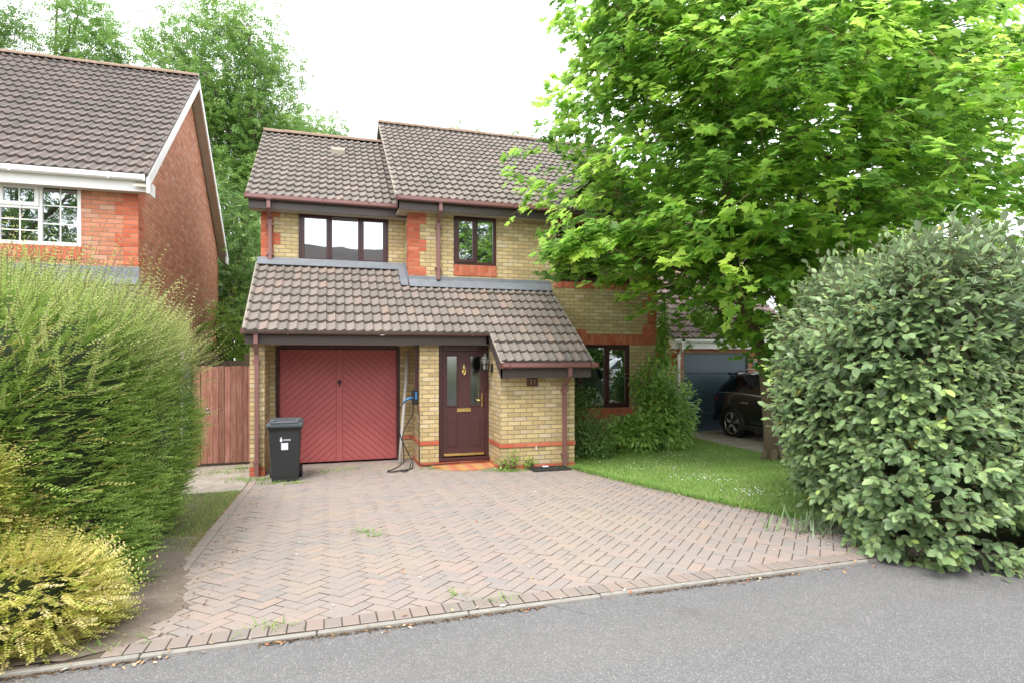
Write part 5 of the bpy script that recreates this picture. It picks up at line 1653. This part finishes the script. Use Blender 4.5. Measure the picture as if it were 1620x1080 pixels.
for k in range(190):
    q = np.clip(NP.normal(size=3), -1.5, 1.5) * np.array((.60, .7, .85))
    sprays.append(np.array((4.70, 8.5, 7.6)) + q)
# a low limb reaching left in front of the upper window
for k in range(150):
    q = NP.random()
    sprays.append(np.array((6.6 - 3.5 * q, 8.9 - .7 * q + NP.normal() * .28, 3.95 - .40 * q + NP.normal() * .16)))
sprays = np.array(sprays)
# main limbs
for k in range(48):
    p = Vector(sprays[rnd.randrange(len(sprays))])
    st = rnd.choice((stemA, stemA, stemB, stemC))
    h = max(2.3, p.z - rnd.uniform(.6, 1.5) * (p.xy - Vector((7.4, 8.9))).length * .45)
    a = stem_at(st, min(h, st[-1][2] - .3))
    ln = (p - a).length
    if ln < .8: continue
    mb.tube(branch_pts(a, p, .06, 6, .06), [max(.006, .0065 * ln * (1 - i / 6.5)) for i in range(7)], 6)
a = stem_at(stemA, 3.1)
mb.tube(branch_pts(a, (3.15, 8.2, 3.45), .05, 8, .04), [.05 * (1 - i / 9.5) + .004 for i in range(9)], 7)
mb.build('trunk', M['bark'], MT)
# sprays of leaves lying in loose tiers, each on a drooping twig
allP, allA, allN, allS, allR = [], [], [], [], []
tw = MB()
tP, tD, tL = [], [], []
for p in sprays:
    out = np.array((p[0] - 7.5, p[1] - 8.9, 0.0)); ol = np.linalg.norm(out) + 1e-6
    out = out / ol
    dirv = norm((out * .9 + np.array((0, 0, .12)) + NP.normal(size=3) * .45)[None])[0]
    Lt = NP.uniform(.45, .85)
    m_ = int(NP.integers(15, 24))
    tt = NP.random(m_)
    sd = norm(np.cross(dirv, [0, 0, 1])[None])[0]
    pos = p + np.outer((tt - .6) * Lt, dirv) + np.outer(NP.normal(size=m_) * .16 * (1.15 - tt), sd) + np.array([0, 0, 1.0]) * (NP.normal(size=m_) * .045 - .10 * tt ** 2)[:, None]
    a = norm(dirv * (.35 + tt)[:, None] + np.outer(NP.normal(size=m_), sd) * .9 + np.array([0, 0, -.45]) + NP.normal(size=(m_, 3)) * .15)
    nn = norm(np.array([0, 0, 1.0]) + out * .42 + NP.normal(size=(m_, 3)) * .30)
    allP.append(pos); allA.append(a); allN.append(nn); allS.append(NP.uniform(.075, .16, m_))
    b_ = NP.uniform(0, .8)
    allR.append(np.clip(b_ + NP.uniform(-.12, .25, m_), 0, 1))
    tP.append(p - dirv * .7 * Lt); tD.append(dirv); tL.append(Lt * 1.1)
scatter('crown', T_MAPLE, np.concatenate(allP), np.concatenate(allA), np.concatenate(allN), np.concatenate(allS), np.concatenate(allR), M['maple'], MT)
stems('twigs', MT, M['twig'], np.array(tP), np.array(tD), np.array(tL), 0, .006)

# ---- trees behind the houses
def airy_tree(name, base, top, blobs, nleaf, leafm, label, group=None, size=.34, bark='bark2', tmpl=None, rad=.3, clump=14):
    """trunk with rising limbs, leaf sprays gathered in clumps inside several ellipsoids"""
    T = thing(name, base, label, 'tree', group)
    mb = MB(); bx, by, bz_ = base
    mb.tube([(bx, by, bz_ - .2), (bx + .1, by, bz_ + (top - bz_) * .3), (bx - .1, by + .1, bz_ + (top - bz_) * .6), (bx + .1, by, top - .6)], [rad, rad * .75, rad * .45, .03], 8)
    cs = []
    tot = sum(b[1][0] * b[1][1] * b[1][2] for b in blobs)
    for (c, r_) in blobs:
        k = max(6, int(nleaf / clump * r_[0] * r_[1] * r_[2] / tot))
        d = rdir(k) * (NP.uniform(.15, 1, k) ** .5)[:, None]
        cc = np.array(c) + d * np.array(r_)
        cs.append(cc)
        for j in range(min(16, 4 + k // 20)):
            e = cc[NP.integers(0, k)]
            z0_ = min(max(bz_ + 1.0, e[2] - 2.5 - rnd.random() * 2), top - 1)
            q = (z0_ - bz_) / (top - bz_)
            a = Vector((bx, by, z0_))
            ln = (Vector(e) - a).length
            mb.tube(branch_pts(a, e, .05, 5, .12), [max(.015, rad * .45 * (1 - q * .6) * (1 - i / 5.6)) for i in range(6)], 6)
    mb.build('trunk', M[bark], T)
    cs = np.concatenate(cs); k = len(cs)
    P = np.repeat(cs, clump, 0) + NP.normal(size=(k * clump, 3)) * np.array((.34, .34, .22))
    b_ = np.repeat(NP.uniform(0, .7, k), clump)
    N_ = len(P)
    A = norm(NP.normal(size=(N_, 3)) * np.array((1, 1, .5)) + np.array((0, 0, -.25)))
    Nn_ = norm(np.array((0, 0, 1.0)) + NP.normal(size=(N_, 3)) * .5)
    scatter('crown', tmpl or T_SPRAY, P, A, Nn_, NP.uniform(.7, 1.3, N_) * size, np.clip(b_ + NP.uniform(0, .3, N_), 0, 1), M[leafm], T)
    return T
airy_tree('ash_tree', (-3.1, 26, -.05), 15.8, [((-3.9, 26, 13.2), (2.9, 2.4, 3.2)), ((-2.8, 26, 10.6), (2.6, 2.2, 2.5)), ((-3.4, 25.6, 7.6), (2.3, 2.2, 2.8)), ((-4.2, 25.5, 4.6), (2.6, 2.2, 2.4)), ((-5.6, 26, 11.4), (1.5, 1.6, .9)), ((-.9, 26, 9.2), (1.6, 1.6, 1.6))], 14500, 'ash', 'tall airy pale green tree rising between the two houses')
airy_tree('ash_tree', (-.9, 30, -.05), 13.4, [((-1.3, 30, 11.9), (1.9, 2, 1.2)), ((-2.6, 30, 10.6), (1.6, 2, 1.6)), ((.1, 30, 11.6), (1.5, .8, .8)), ((.75, 30, 13.1), (.55, .6, .7))], 4200, 'ash', 'loose pale tree behind the ridge of the left roof, beside the tall ash')
airy_tree('ash_tree', (-10.8, 29, -.05), 17.5, [((-9.6, 29, 14.5), (1.9, 2, 2.6)), ((-8.8, 29, 12.3), (2.0, 2, 1.5)), ((-9.8, 29, 11.0), (3.2, 2, 1.6))], 6500, 'ash', 'leafy tree above the left house roof, right one of the two behind it')
airy_tree('ash_tree', (-14.0, 28, -.05), 18.2, [((-13.6, 28, 14.6), (2.2, 2, 3.2)), ((-12.2, 28, 12.0), (2.6, 2, 1.6))], 6500, 'ash', 'leafy tree above the left house roof, at the far left edge')
airy_tree('ash_tree', (-6.9, 32, -.05), 15.2, [((-6.3, 32, 13.6), (1.3, 1.4, 1.6)), ((-6.5, 32, 11.4), (1.9, 1.4, 1.2))], 1500, 'ash', 'thin see-through tree behind the left house ridge near its gable end')
airy_tree('distant_tree', (7.6, 36, -.05), 16.0, [((6.7, 36, 15.2), (.9, .9, .5)), ((8.3, 36, 15.5), (1.1, .9, .7)), ((7.4, 36, 14.4), (2.6, 1.0, .5))], 500, 'ash', 'far treetop peeping over the main roof ridge', size=.3)
airy_tree('distant_tree', (12.6, 36, -.05), 16.4, [((11.6, 36, 15.5), (1.2, .9, 1.2)), ((12.6, 36, 14.6), (1.6, 1.0, 1.0))], 500, 'ash', 'far treetop at the right end of the main roof ridge beside the maple', size=.3)
airy_tree('dark_tree', (-3.6, 20.5, -.05), 7.4, [((-3.2, 20.5, 5.6), (1.5, 1.2, 1.9)), ((-2.7, 20.3, 3.8), (1.7, 1.2, 1.7)), ((-3.4, 20.5, 2.0), (1.9, 1.2, 1.6))], 5200, 'ivy', 'dense dark tree filling the gap between the two houses', size=.26)
airy_tree('leafy_bush', (-2.5, 16.5, -.05), 3.2, [((-2.5, 16.5, 2.2), (1.1, .7, 1.15)), ((-2.2, 16.4, 1.2), (1.2, .7, .9))], 2600, 'lime', 'bright green bush behind the wooden gate between the houses', size=.17, rad=.08)
airy_tree('dark_tree', (11.6, 28, -.05), 9.0, [((11.0, 28, 6), (3.4, 2, 2.8)), ((16.0, 28, 6), (3.4, 2, 3.0))], 3200, 'ivy', 'dark tree mass behind the far house on the right', size=.34)

# ---- shrubs under the front window
def shrub(name, loc, blobs, n, size, leafm, label, group=None, tmpl=T_OVAL, cat='shrub', spread=.35):
    T = thing(name, loc, label, cat, group)
    mb = MB()
    for j in range(9):
        c, r_ = blobs[j % len(blobs)]
        e = np.array(c) + rdir(1)[0] * np.array(r_) * .7
        mb.tube(branch_pts((loc[0] + rnd.uniform(-.05, .05), loc[1], loc[2] - .03), e, .05, 4, .03), [.012, .011, .009, .007, .004], 5)
    mb.build('stem', M['twig'], T)
    tot = sum(b[1][0] * b[1][1] * b[1][2] for b in blobs); PP = []
    for c, r_ in blobs:
        k = int(n * r_[0] * r_[1] * r_[2] / tot)
        d = rdir(k) * (NP.uniform(.1, 1, k) ** .4)[:, None]
        q = np.array(c) + d * np.array(r_) * (1 + lumps(d, .25, 4, 5))[:, None]
        PP.append((q, d))
    P = np.concatenate([a for a, b in PP]); D_ = np.concatenate([b for a, b in PP])
    k = P[:, 2] > zg(loc[1]) + .01
    P, D_ = P[k], D_[k]; N_ = len(P)
    A = norm(D_ + rdir(N_) * .7 + np.array((0, 0, -.25))); Nn_ = norm(np.array((0, -.1, 1.0)) + D_ * .6 + rdir(N_) * .4)
    scatter('foliage', tmpl, P, A, Nn_, NP.uniform(.7, 1.3, N_) * size, np.clip(NP.uniform(0, 1, N_) * .6 + .4 * NP.random(N_) ** 2, 0, 1), M[leafm], T)
    return T
shrub('evergreen_shrub', (4.65, 10.5, 0), [((4.60, 10.50, .60), (.42, .40, .72)), ((4.85, 10.35, .30), (.42, .35, .42)), ((4.55, 10.6, 1.05), (.26, .25, .35))], 4600, .055, 'ivy', 'fine leaved dark green shrub between the porch corner and the lower right window')
shrub('broadleaf_shrub', (5.75, 10.7, 0), [((5.65, 10.85, .34), (.42, .34, .36)), ((6.05, 10.75, .34), (.42, .40, .42))], 1900, .115, 'shrub', 'broad leaved green shrub below the right end of the lower window')
shrub('climbing_shrub', (6.6, 11.0, 0), [((6.62, 10.95, .85), (.44, .40, .92)), ((6.85, 10.9, .60), (.55, .48, .75)), ((6.95, 11.35, 1.6), (.24, .22, .6)), ((6.35, 11.2, 1.35), (.28, .25, .40))], 4600, .105, 'shrub', 'tall leafy shrub climbing the right corner of the yellow brick house')
shrub('climber', (7.05, 11.5, 0), [((7.02, 11.5, 2.0), (.14, .14, .75)), ((7.05, 11.5, 2.6), (.16, .14, .4))], 900, .09, 'lime', 'thin pale green climber growing up the house corner beside the garage roof', tmpl=T_OVAL)
shrub('dark_ivy', (7.5, 12.2, 0), [((7.45, 12.1, .8), (.55, .45, .9)), ((7.8, 12.6, .5), (.5, .4, .7))], 3800, .06, 'ivy', 'small leaved dark shrub between the climbing shrub and the white garage downpipe')
# strappy plant at the hedge foot
T = thing('strappy_plant', (4.55, 4.55, zg(4.55)), 'low strappy leaved plant at the left foot of the silverberry hedge', 'plant')
n = 80
P = np.array((4.42, 4.55, zg(4.5))) + NP.normal(size=(n, 3)) * np.array((.16, .14, 0))
ang = NP.uniform(0, 6.28, n)
A = norm(np.stack([np.cos(ang), np.sin(ang), NP.uniform(.5, 1.4, n)], 1))
sd = np.stack([-np.sin(ang), np.cos(ang), np.zeros(n)], 1); Nn_ = np.cross(sd, A)
scatter('foliage', T_BLADE, P, A, -Nn_ * np.sign(-Nn_[:, 2:3]), NP.uniform(.14, .28, n), NP.uniform(.1, .6, n), M['elae'], T)

# ---- ground cover (uncountable): stuff
def zgv(y): return np.where(y >= 9.7, 0.0, np.where(y <= 3.69, .33, .0549 * (9.7 - y)))
def grass(name, xs, ys, hmin, hmax, mat, dz=0.0, lean=.5):
    n = len(xs)
    P = np.stack([xs, ys, zgv(ys) + dz], 1)
    ang = NP.uniform(0, 6.28, n)
    A = norm(np.stack([np.cos(ang) * lean, np.sin(ang) * lean, np.full(n, 1.0)], 1) + rdir(n) * .15)
    Nn_ = norm(np.stack([np.cos(ang), np.sin(ang), np.full(n, .3)], 1) + rdir(n) * .2)
    o = scatter(name, T_BLADE, P, A, Nn_, NP.uniform(hmin, hmax, n), np.clip(NP.random(n) * .85 + .15 * NP.random(n) ** 3, 0, 1), mat)
    return tag(o, kind='stuff')
n = 95000
ys = YK + .15 + (12.9 - YK) * NP.random(n) ** 1.15
dr = np.interp(ys, [YK, 4.1, 4.6, 5.4, 6.33, 8.0, 9.4, 9.7, 13], [5.30, 5.05, 4.80, 4.56, 4.36, 4.12, 3.99, 4.2, 4.2])
xs = dr + NP.normal(size=n) * .02 + (8.25 - dr) * NP.random(n)
k = ~((ys > 11.5) & (xs < 6.95))
grass('lawn_grass', xs[k], ys[k], .025, .075, M['blade'], .004)
n = 3500
ys = NP.uniform(4.0, 9.6, n); dr = np.interp(ys, [YK, 4.1, 4.6, 5.4, 6.33, 8.0, 9.4, 9.7, 13], [5.30, 5.05, 4.80, 4.56, 4.36, 4.12, 3.99, 4.2, 4.2])
grass('lawn_fringe', dr + NP.normal(size=n) * .05 + .04, ys, .04, .12, M['blade'], 0, .9)
n = 9000
ys = NP.uniform(5.9, 9.3, n); xs = XL - .02 - np.abs(NP.normal(size=n)) * .6
k = xs > -3.2
grass('verge_grass', xs[k], ys[k], .02, .06, M['blade'], -.01)
n = 20000
ys = NP.uniform(4.9, 9.2, n); xs = XL + .02 - np.abs(NP.normal(size=n)) * .34
grass('dry_verge_grass', xs, ys, .015, .045, M['drygrass'], -.008, 1.2)
# moss and weeds in the joints and along the walls
cx_, cy_, cs_ = [], [], []
for (x, y, s_, m_) in ((-1.15, 10.05, .16, 160), (-1.3, 10.2, .15, 120), (-.85, 9.75, .12, 120), (-.45, 9.62, .10, 120), (.25, 10.6, .22, 120), (-.1, 10.4, .2, 90), (2.9, 9.55, .12, 200), (2.7, 9.7, .10, 120), (3.05, 9.5, .1, 90), (3.95, 9.45, .16, 200), (4.1, 9.5, .12, 200), (1.6, 10.2, .12, 70), (1.8, 10.15, .1, 60), (-1.7, 10.9, .18, 120), (-1.45, 11.2, .12, 150), (-.95, 10.1, .08, 60), (.35, 6.05, .07, 50), (.42, 5.85, .05, 40), (-1.2, 3.82, .15, 60), (-.3, 3.80, .10, 40), (1.05, 3.80, .10, 40), (.85, 4.0, .05, 25), (4.5, 3.85, .2, 60)):
    cx_.append(x + NP.normal(size=m_) * s_); cy_.append(y + NP.normal(size=m_) * s_ * .45)
grass('wall_weeds', np.concatenate(cx_), np.concatenate(cy_), .02, .10, M['blade'], .0, 1.0)
n = 900
yy = np.concatenate([NP.uniform(4.2, 9.4, n), NP.uniform(4.2, 8.5, n)]); xx = np.concatenate([XL + .05 + NP.normal(size=n) * .05, XL + .24 + NP.normal(size=n) * .03])
grass('joint_moss', xx, yy, .008, .028, M['drygrass'], .0, 1.5)
# small leafy weeds by the porch
for (x, y, h, nm) in ((2.98, 9.58, .34, 'tall pale weed growing at the left foot of the porch wall'), (3.28, 9.60, .22, 'bushy weed at the middle foot of the porch wall'), (2.83, 9.66, .16, 'small weed at the porch corner beside the orange mat')):
    shrub('leafy_weed', (x, y, zg(y)), [((x, y, zg(y) + h * .6), (.10, .06, h * .45))], 60, .055, 'lime', nm, cat='weed')
# daisies
n = 480
ctr = [(5.3, 8.6, .8, .5), (5.9, 9.2, 1.0, .5), (5.2, 7.4, .4, .3), (6.8, 9.8, .8, .4), (5.0, 6.2, .3, .3)]
idx = NP.integers(0, len(ctr), n)
cc = np.array(ctr)[idx]
xs = cc[:, 0] + NP.normal(size=n) * cc[:, 2] * .6; ys = cc[:, 1] + NP.normal(size=n) * cc[:, 3] * .7
k = (xs > np.interp(ys, [4, 9.4], [5.2, 4.2])) & (xs < 8.1) & (ys < 11)
xs, ys = xs[k], ys[k]
P = np.stack([xs, ys, zgv(ys) + .055 + NP.uniform(0, .02, len(xs))], 1)
A = norm(rdir(len(xs)) * np.array((1, 1, .2)))
tag(scatter('daisies', T_PETAL, P, A, norm(np.array((0, 0, 1.0)) + rdir(len(xs)) * .4), NP.uniform(.014, .024, len(xs)), NP.random(len(xs)), M['petal']), kind='stuff')
# litter
n = 420
sel = NP.random(n)
xs = np.where(sel < .35, NP.uniform(-1.1, 5, n), np.where(sel < .75, 4.75 + NP.normal(size=n) * .30, NP.uniform(-1.6, 5.2, n)))
ys = np.where(sel < .35, NP.uniform(4, 9.5, n), np.where(sel < .75, 4.3 + NP.normal(size=n) * .28, YK - .06 + NP.normal(size=n) * .03))
k = (ys > 3.5) & (ys < 9.6)
xs, ys = xs[k], ys[k]; n = len(xs)
P = np.stack([xs, ys, zgv(ys) + .012 - (ys < YK - .04) * .025], 1)
A = norm(rdir(n) * np.array((1, 1, .15)))
tag(scatter('fallen_leaves', T_OVAL, P, A, norm(np.array((0, 0, 1.0)) + rdir(n) * .4), NP.uniform(.012, .045, n), NP.random(n), M['litter']), kind='stuff')

# potted plant on the window sill of the left upper window
T = thing('potted_plant', (.33, YU + .17, 3.78), 'small pale green tulip-like pot plant on the sill inside the left upper window', 'plant')
mb = MB(); loft(mb, [rrect(.33, YU + .20, .09, .09, 3.78, .03), rrect(.33, YU + .20, .12, .12, 3.86, .04)]); mb.build('pot', M['pipe'], T)
n = 16; ang = NP.uniform(0, 6.28, n); A = norm(np.stack([np.cos(ang) * .5, np.sin(ang) * .5, np.ones(n)], 1)); Nn_ = norm(np.stack([np.cos(ang), np.sin(ang), -.5 * np.ones(n)], 1))
scatter('leaves', T_OVAL, np.tile(np.array((.33, YU + .20, 3.85)), (n, 1)), A, Nn_, NP.uniform(.12, .2, n), NP.random(n), M['lime'], T)

# ================================================================== cars
def car(name, loc, heading, paint, label, group=None, L=4.5, W=1.86, Ht=1.65, rim_m=None):
    """SUV: origin on the ground at the centre, +x forward before rotation"""
    T = thing(name, loc, label, 'car', group)
    T.rotation_euler = (0, 0, heading)
    ORG[T.name] = (0, 0, 0)                     # parts are modelled round the origin
    hw = W / 2
    # stations: x, z_sill, z_belt, z_roof, half width sill, belt, roof
    S_ = [(-2.24, .48, .82, .86, .70, .74, .70), (-2.18, .36, .98, 1.04, .84, .84, .76), (-2.02, .28, 1.04, 1.30, .90, .90, .72), (-1.78, .26, 1.06, 1.50, .925, .92, .66), (-1.35, .26, 1.07, 1.60, .93, .925, .64),
          (-.75, .26, 1.04, 1.645, .925, .92, .64), (0, .26, 1.01, 1.65, .92, .915, .645), (.55, .26, .99, 1.585, .92, .91, .63), (.95, .26, .985, 1.36, .92, .905, .62), (1.32, .27, .99, 1.07, .92, .89, .66), (1.75, .28, .94, .99, .90, .86, .66), (2.08, .32, .84, .88, .84, .78, .6), (2.24, .42, .66, .70, .68, .64, .5)]
    mb = MB(); rings = []
    for (x, a, b, c, ws, wb, wr) in S_:
        m1_ = a + (b - a) * .5
        prof = [(0, a), (ws * .85, a), (ws, a + .10), (hw * 1.0 * (ws + wb) / 2 / hw, m1_), (wb, b - .03), (wb - .03, b + .01), (wr + (wb - wr) * .25, b + (c - b) * .72), (wr, c - .035), (wr * .75, c), (0, c + .012)]
        full = prof + [(-p, q) for (p, q) in prof[-2:0:-1]]
        rings.append([(x, p, q) for (p, q) in full])
    loft(mb, rings, smooth=True)
    body = mb.build('body', paint, T)
    md = body.modifiers.new('subd', 'SUBSURF'); md.levels = 2; md.render_levels = 2
    def side_z(x, fr):   # point on the side glass plane
        for a, b in zip(S_, S_[1:]):
            if a[0] <= x <= b[0]:
                q = (x - a[0]) / (b[0] - a[0]); v = [a[i] + (b[i] - a[i]) * q for i in range(7)]
                zb, zr, wb, wr = v[2], v[3], v[5], v[6]
                z = zb + (zr - zb) * fr
                return z, (wb - .03) + (wr + .0 - wb + .03) * min(1, fr) 
    for sg in (1, -1):
        for (xa, xb, fa, fb, nm) in ((-1.86, -1.36, .12, .80, 'quarter_window'), (-1.30, -.50, .10, .84, 'side_window'), (-.42, .62, .10, .84, 'side_window')):
            g = MB(); v = []; N_ = 8
            for i in range(N_ + 1):
                x = xa + (xb - xa) * i / N_
                t1 = fb
                if nm == 'quarter_window': t1 = fa + (fb - fa) * min(1, .25 + 1.0 * i / N_)
                if xb > .5: t1 = fa + (fb - fa) * min(1, (1.0 - i / N_) * 3.0 + .12)
                for f in (fa, t1):
                    z, w = side_z(x, f)
                    v.append((x, sg * (w + .012), z))
            F = [(2 * i, 2 * i + 2, 2 * i + 3, 2 * i + 1) for i in range(N_)]
            if sg > 0: F = [tuple(reversed(f)) for f in F]
            k0 = len(v); v2 = [(p[0], p[1] - sg * .02, p[2]) for p in v]
            g.add(v + v2, F + [tuple(reversed([q + k0 for q in f])) for f in F], smooth=True)
            sub(nm, g, M['carglass'], body)
        g = MB()
        for (xa, xb, tz) in ((-1.9, .95, .02),):
            pts = []
            for i in range(13):
                x = xa + (xb - xa) * i / 12; z, w = side_z(x, .04); pts.append((x, sg * (w + .014), z))
            g.tube(pts, .008, 5)
        sub('chrome_trim', g, M['chrome'], body)
        g = MB(); pts = []
        for i in range(13):
            x = -1.75 + 2.3 * i / 12; z, w = side_z(x, .97); pts.append((x, sg * (w - .02), z + .045 * min(1, i, 12 - i)))
        g.tube(pts, .016, 6); g.build('roof_rail', M['chrome'], T)
        for xh in (-.95, .12):
            g = MB(); g.bbox(xh - .11, xh + .11, *sorted((sg * .925, sg * .955)), .86, .895, .006); g.build('door_handle', M['chrome'], T)
        g = MB(); g.bbox(-1.0, .85, *sorted((sg * .88, sg * .945)), .25, .37, .015); g.build('sill_cladding', M['rubber'], T)
        g = MB(); g.bbox(.72, .92, *sorted((sg * .93, sg * 1.08)), 1.02, 1.15, .03); g.build('mirror', paint, T)
        g = MB(); loft(g, [[(-2.27, sg * .35, .86), (-2.19, sg * .86, .86), (-1.98, sg * .925, .90), (-2.0, sg * .915, .98), (-2.21, sg * .82, .97), (-2.25, sg * .35, .94)], [(-2.2, sg * .35, .87), (-2.10, sg * .80, .87), (-1.95, sg * .87, .90), (-1.95, sg * .87, .97), (-2.1, sg * .78, .96), (-2.2, sg * .35, .93)]]); g.build('tail_lamp', M['redlamp'], T)
        g = MB(); g.bbox(2.02, 2.22, *sorted((sg * .50, sg * .78)), .66, .76, .02); g.build('headlight', M['chrome'], T)
        for xw in (-1.36, 1.36):
            # arch: dark well, cladding ring, tyre and five-spoke rim
            y1 = sg * .946
            g = MB(); n = 20; R1, R2 = .455, .385
            v = []
            for i in range(n + 1):
                a = math.pi * (-.08 + 1.16 * i / n)
                for r_ in (R1, R2): v.append((xw + r_ * math.cos(a), y1, .36 + r_ * math.sin(a)))
            v2 = [(p[0], p[1] - sg * .20, p[2]) for p in v]
            k0 = len(v)
            F = [(2 * i, 2 * i + 1, 2 * i + 3, 2 * i + 2) for i in range(n)] + [(2 * i + 1, 2 * i + 1 + k0, 2 * i + 3 + k0, 2 * i + 3) for i in range(n)] + [(2 * i, 2 * i + 2, 2 * i + 2 + k0, 2 * i + k0) for i in range(n)]
            g.add(v + v2, F); g.build('arch_cladding', M['rubber'], T)
            g = MB(); g.cyl((xw, sg * .60, .36), (xw, sg * .935, .36), .39, 28, smooth=True); g.build('wheel_well', M['black'], T)
            g = MB(); pr = [(.20, .70), (.345, .70), (.36, .73), (.362, .90), (.345, .945), (.27, .955), (.262, .93)]
            n = 32; v = [(xw + r_ * math.cos(2 * math.pi * i / n), sg * yy_, .362 + r_ * math.sin(2 * math.pi * i / n)) for i in range(n) for (r_, yy_) in pr]
            m_ = len(pr); F = [(i * m_ + k, i * m_ + k + 1, ((i + 1) % n) * m_ + k + 1, ((i + 1) % n) * m_ + k) for i in range(n) for k in range(m_ - 1)]
            g.add(v, F, smooth=True); w_ = g.build('wheel', M['rubber'], T)
            g = MB()
            for k in range(5):
                for off in (-.13, .13):
                    a = 2 * math.pi * k / 5 + .3
                    p0 = (xw + .04 * math.cos(a), sg * .950, .362 + .04 * math.sin(a)); p1 = (xw + .255 * math.cos(a + off), sg * .945, .362 + .255 * math.sin(a + off))
                    g.tube([p0, p1], [.022, .016], 5)
            n = 32; v = [(xw + r_ * math.cos(2 * math.pi * i / n), sg * yy_, .362 + r_ * math.sin(2 * math.pi * i / n)) for i in range(n) for (r_, yy_) in ((.262, .952), (.245, .952), (.24, .80))]
            g.add(v, [(i * 3 + k, i * 3 + k + 1, ((i + 1) % n) * 3 + k + 1, ((i + 1) % n) * 3 + k) for i in range(n) for k in range(2)], smooth=True)
            sub('rim', g, M['chrome'], w_)
    g = MB(); g.bbox(-2.02, -1.62, -.55, .55, 1.50, 1.555, .015); g.build('spoiler', paint, T)
    g = MB(); loft(g, [[(-2.13, -.66, 1.12), (-2.13, .66, 1.12), (-1.84, .58, 1.48), (-1.84, -.58, 1.48)], [(-2.0, -.66, 1.12), (-2.0, .66, 1.12), (-1.75, .58, 1.46), (-1.75, -.58, 1.46)]]); g.build('rear_window', M['carglass'], T)
    g = MB(); loft(g, [[(1.33, -.70, 1.03), (1.33, .70, 1.03), (.66, .58, 1.60), (.66, -.58, 1.60)], [(1.2, -.70, 1.0), (1.2, .70, 1.0), (.6, .58, 1.55), (.6, -.58, 1.55)]]); g.build('windscreen', M['carglass'], T)
    g = MB(); g.bbox(-2.26, -2.05, -.80, .80, .34, .52, .03); g.build('rear_bumper', M['rubber'], T)
    g = MB(); g.bbox(2.05, 2.26, -.62, .62, .36, .60, .03); g.build('grille', M['rubber'], T)
    return T
car('parked_car', (10.27, 10.75, -.03), R(-88), M['carblack'], 'black estate-type car parked in front of the blue grey garage door', )
c2 = car('parked_car', (12.4, 1.6, .31), R(5), M['carwhite'], 'white car parked on the road out of frame, mirrored in the lower right window')

# ================================================================== across the road (seen only in the window panes)
O = thing('opposite_house', (1, -16, 0), 'brown roofed house across the road, reflected in the left upper window', 'house')
mb = MB(); mb.prism([(-14, 0), (-22, 0), (-22, 5.4), (-18, 9.2), (-14, 5.4)], 'x', -7, 5.2); mb.build('wall', M['nbrick'], O)
mb = MB()
for a, b in (((-13.5, 5.2), (-18, 9.4)), ((-22.5, 5.2), (-18, 9.4))):
    mb.prism([a, b, (b[0], b[1] - .12), (a[0], a[1] - .12)], 'x', -7.4, 5.6)
mb.build('roof', M['tile_n'], O)
airy_tree('roadside_tree', (8.6, -12, .3), 13.5, [((8.4, -12, 9.5), (3.6, 2, 3.6)), ((9.6, -12, 5.2), (4.2, 2, 3.0))], 5200, 'ivy', 'dark green tree across the road, reflected in the middle upper window', size=.5)
airy_tree('roadside_tree', (17.5, -11, .3), 13.0, [((17.5, -11, 8.6), (4.4, 2, 4.0)), ((17.5, -11, 4.0), (4.6, 2, 3.0))], 4000, 'ivy', 'dark tree farther along across the road, reflected in the lower right window', size=.5)
airy_tree('roadside_tree', (-14.5, -12, .3), 13.0, [((-14.0, -12, 8.8), (4.0, 2, 3.8)), ((-14.5, -12, 4.4), (4.2, 2, 3.0))], 4600, 'ivy', 'dark tree across the road, reflected in the white framed neighbour window', size=.5)

n = 2600
xs = NP.uniform(-2.5, 5.3, n); ys = YK - .036 - np.abs(NP.normal(size=n)) * .018
k = lumps(np.stack([xs, ys * 0, ys * 0], 1), 2.0, 2.2, 77) > -.1
xs, ys = xs[k], ys[k]; n = len(xs)
P = np.stack([xs, ys, np.full(n, .33 - .018)], 1)
tag(scatter('kerb_debris', T_PETAL, P, norm(rdir(n) * np.array((1, 1, .2))), norm(np.array((0, 0, 1.0)) + rdir(n) * .5), NP.uniform(.006, .02, n), NP.random(n) * .45, M['debris']), kind='stuff')
n = 900
xs = np.concatenate([XL + NP.uniform(-.1, .4, n // 2), np.interp(NP.uniform(4, 9, n - n // 2), [3.7, 9.4], [4.9, 3.95]) + NP.normal(size=n - n // 2) * .15]); ys = NP.uniform(3.8, 9.3, n)
ys = np.concatenate([ys[:n // 2], NP.uniform(3.8, 9.3, n - n // 2)]); xs[n // 2:] = np.interp(ys[n // 2:], [3.69, 4.1, 4.6, 5.4, 6.33, 8.0, 9.4], [5.30, 5.05, 4.80, 4.56, 4.36, 4.12, 3.99]) - np.abs(NP.normal(size=n - n // 2)) * .10
P = np.stack([xs, ys, zgv(ys) + .008], 1)
tag(scatter('drive_debris', T_PETAL, P, norm(rdir(n) * np.array((1, 1, .2))), norm(np.array((0, 0, 1.0)) + rdir(n) * .4), NP.uniform(.006, .022, n), NP.random(n), M['debris']), kind='stuff')

GROUPS = {'ash_tree': 'pale trees behind the houses', 'dark_tree': 'dark trees behind the houses', 'distant_tree': 'far treetops over the ridge', 'roadside_tree': 'trees across the road', 'parked_car': 'parked cars', 'leafy_weed': 'weeds at the foot of the porch wall'}
for o in SC.objects:
    if o.parent is None and o.name.split('.')[0] in GROUPS: o['group'] = GROUPS[o.name.split('.')[0]]
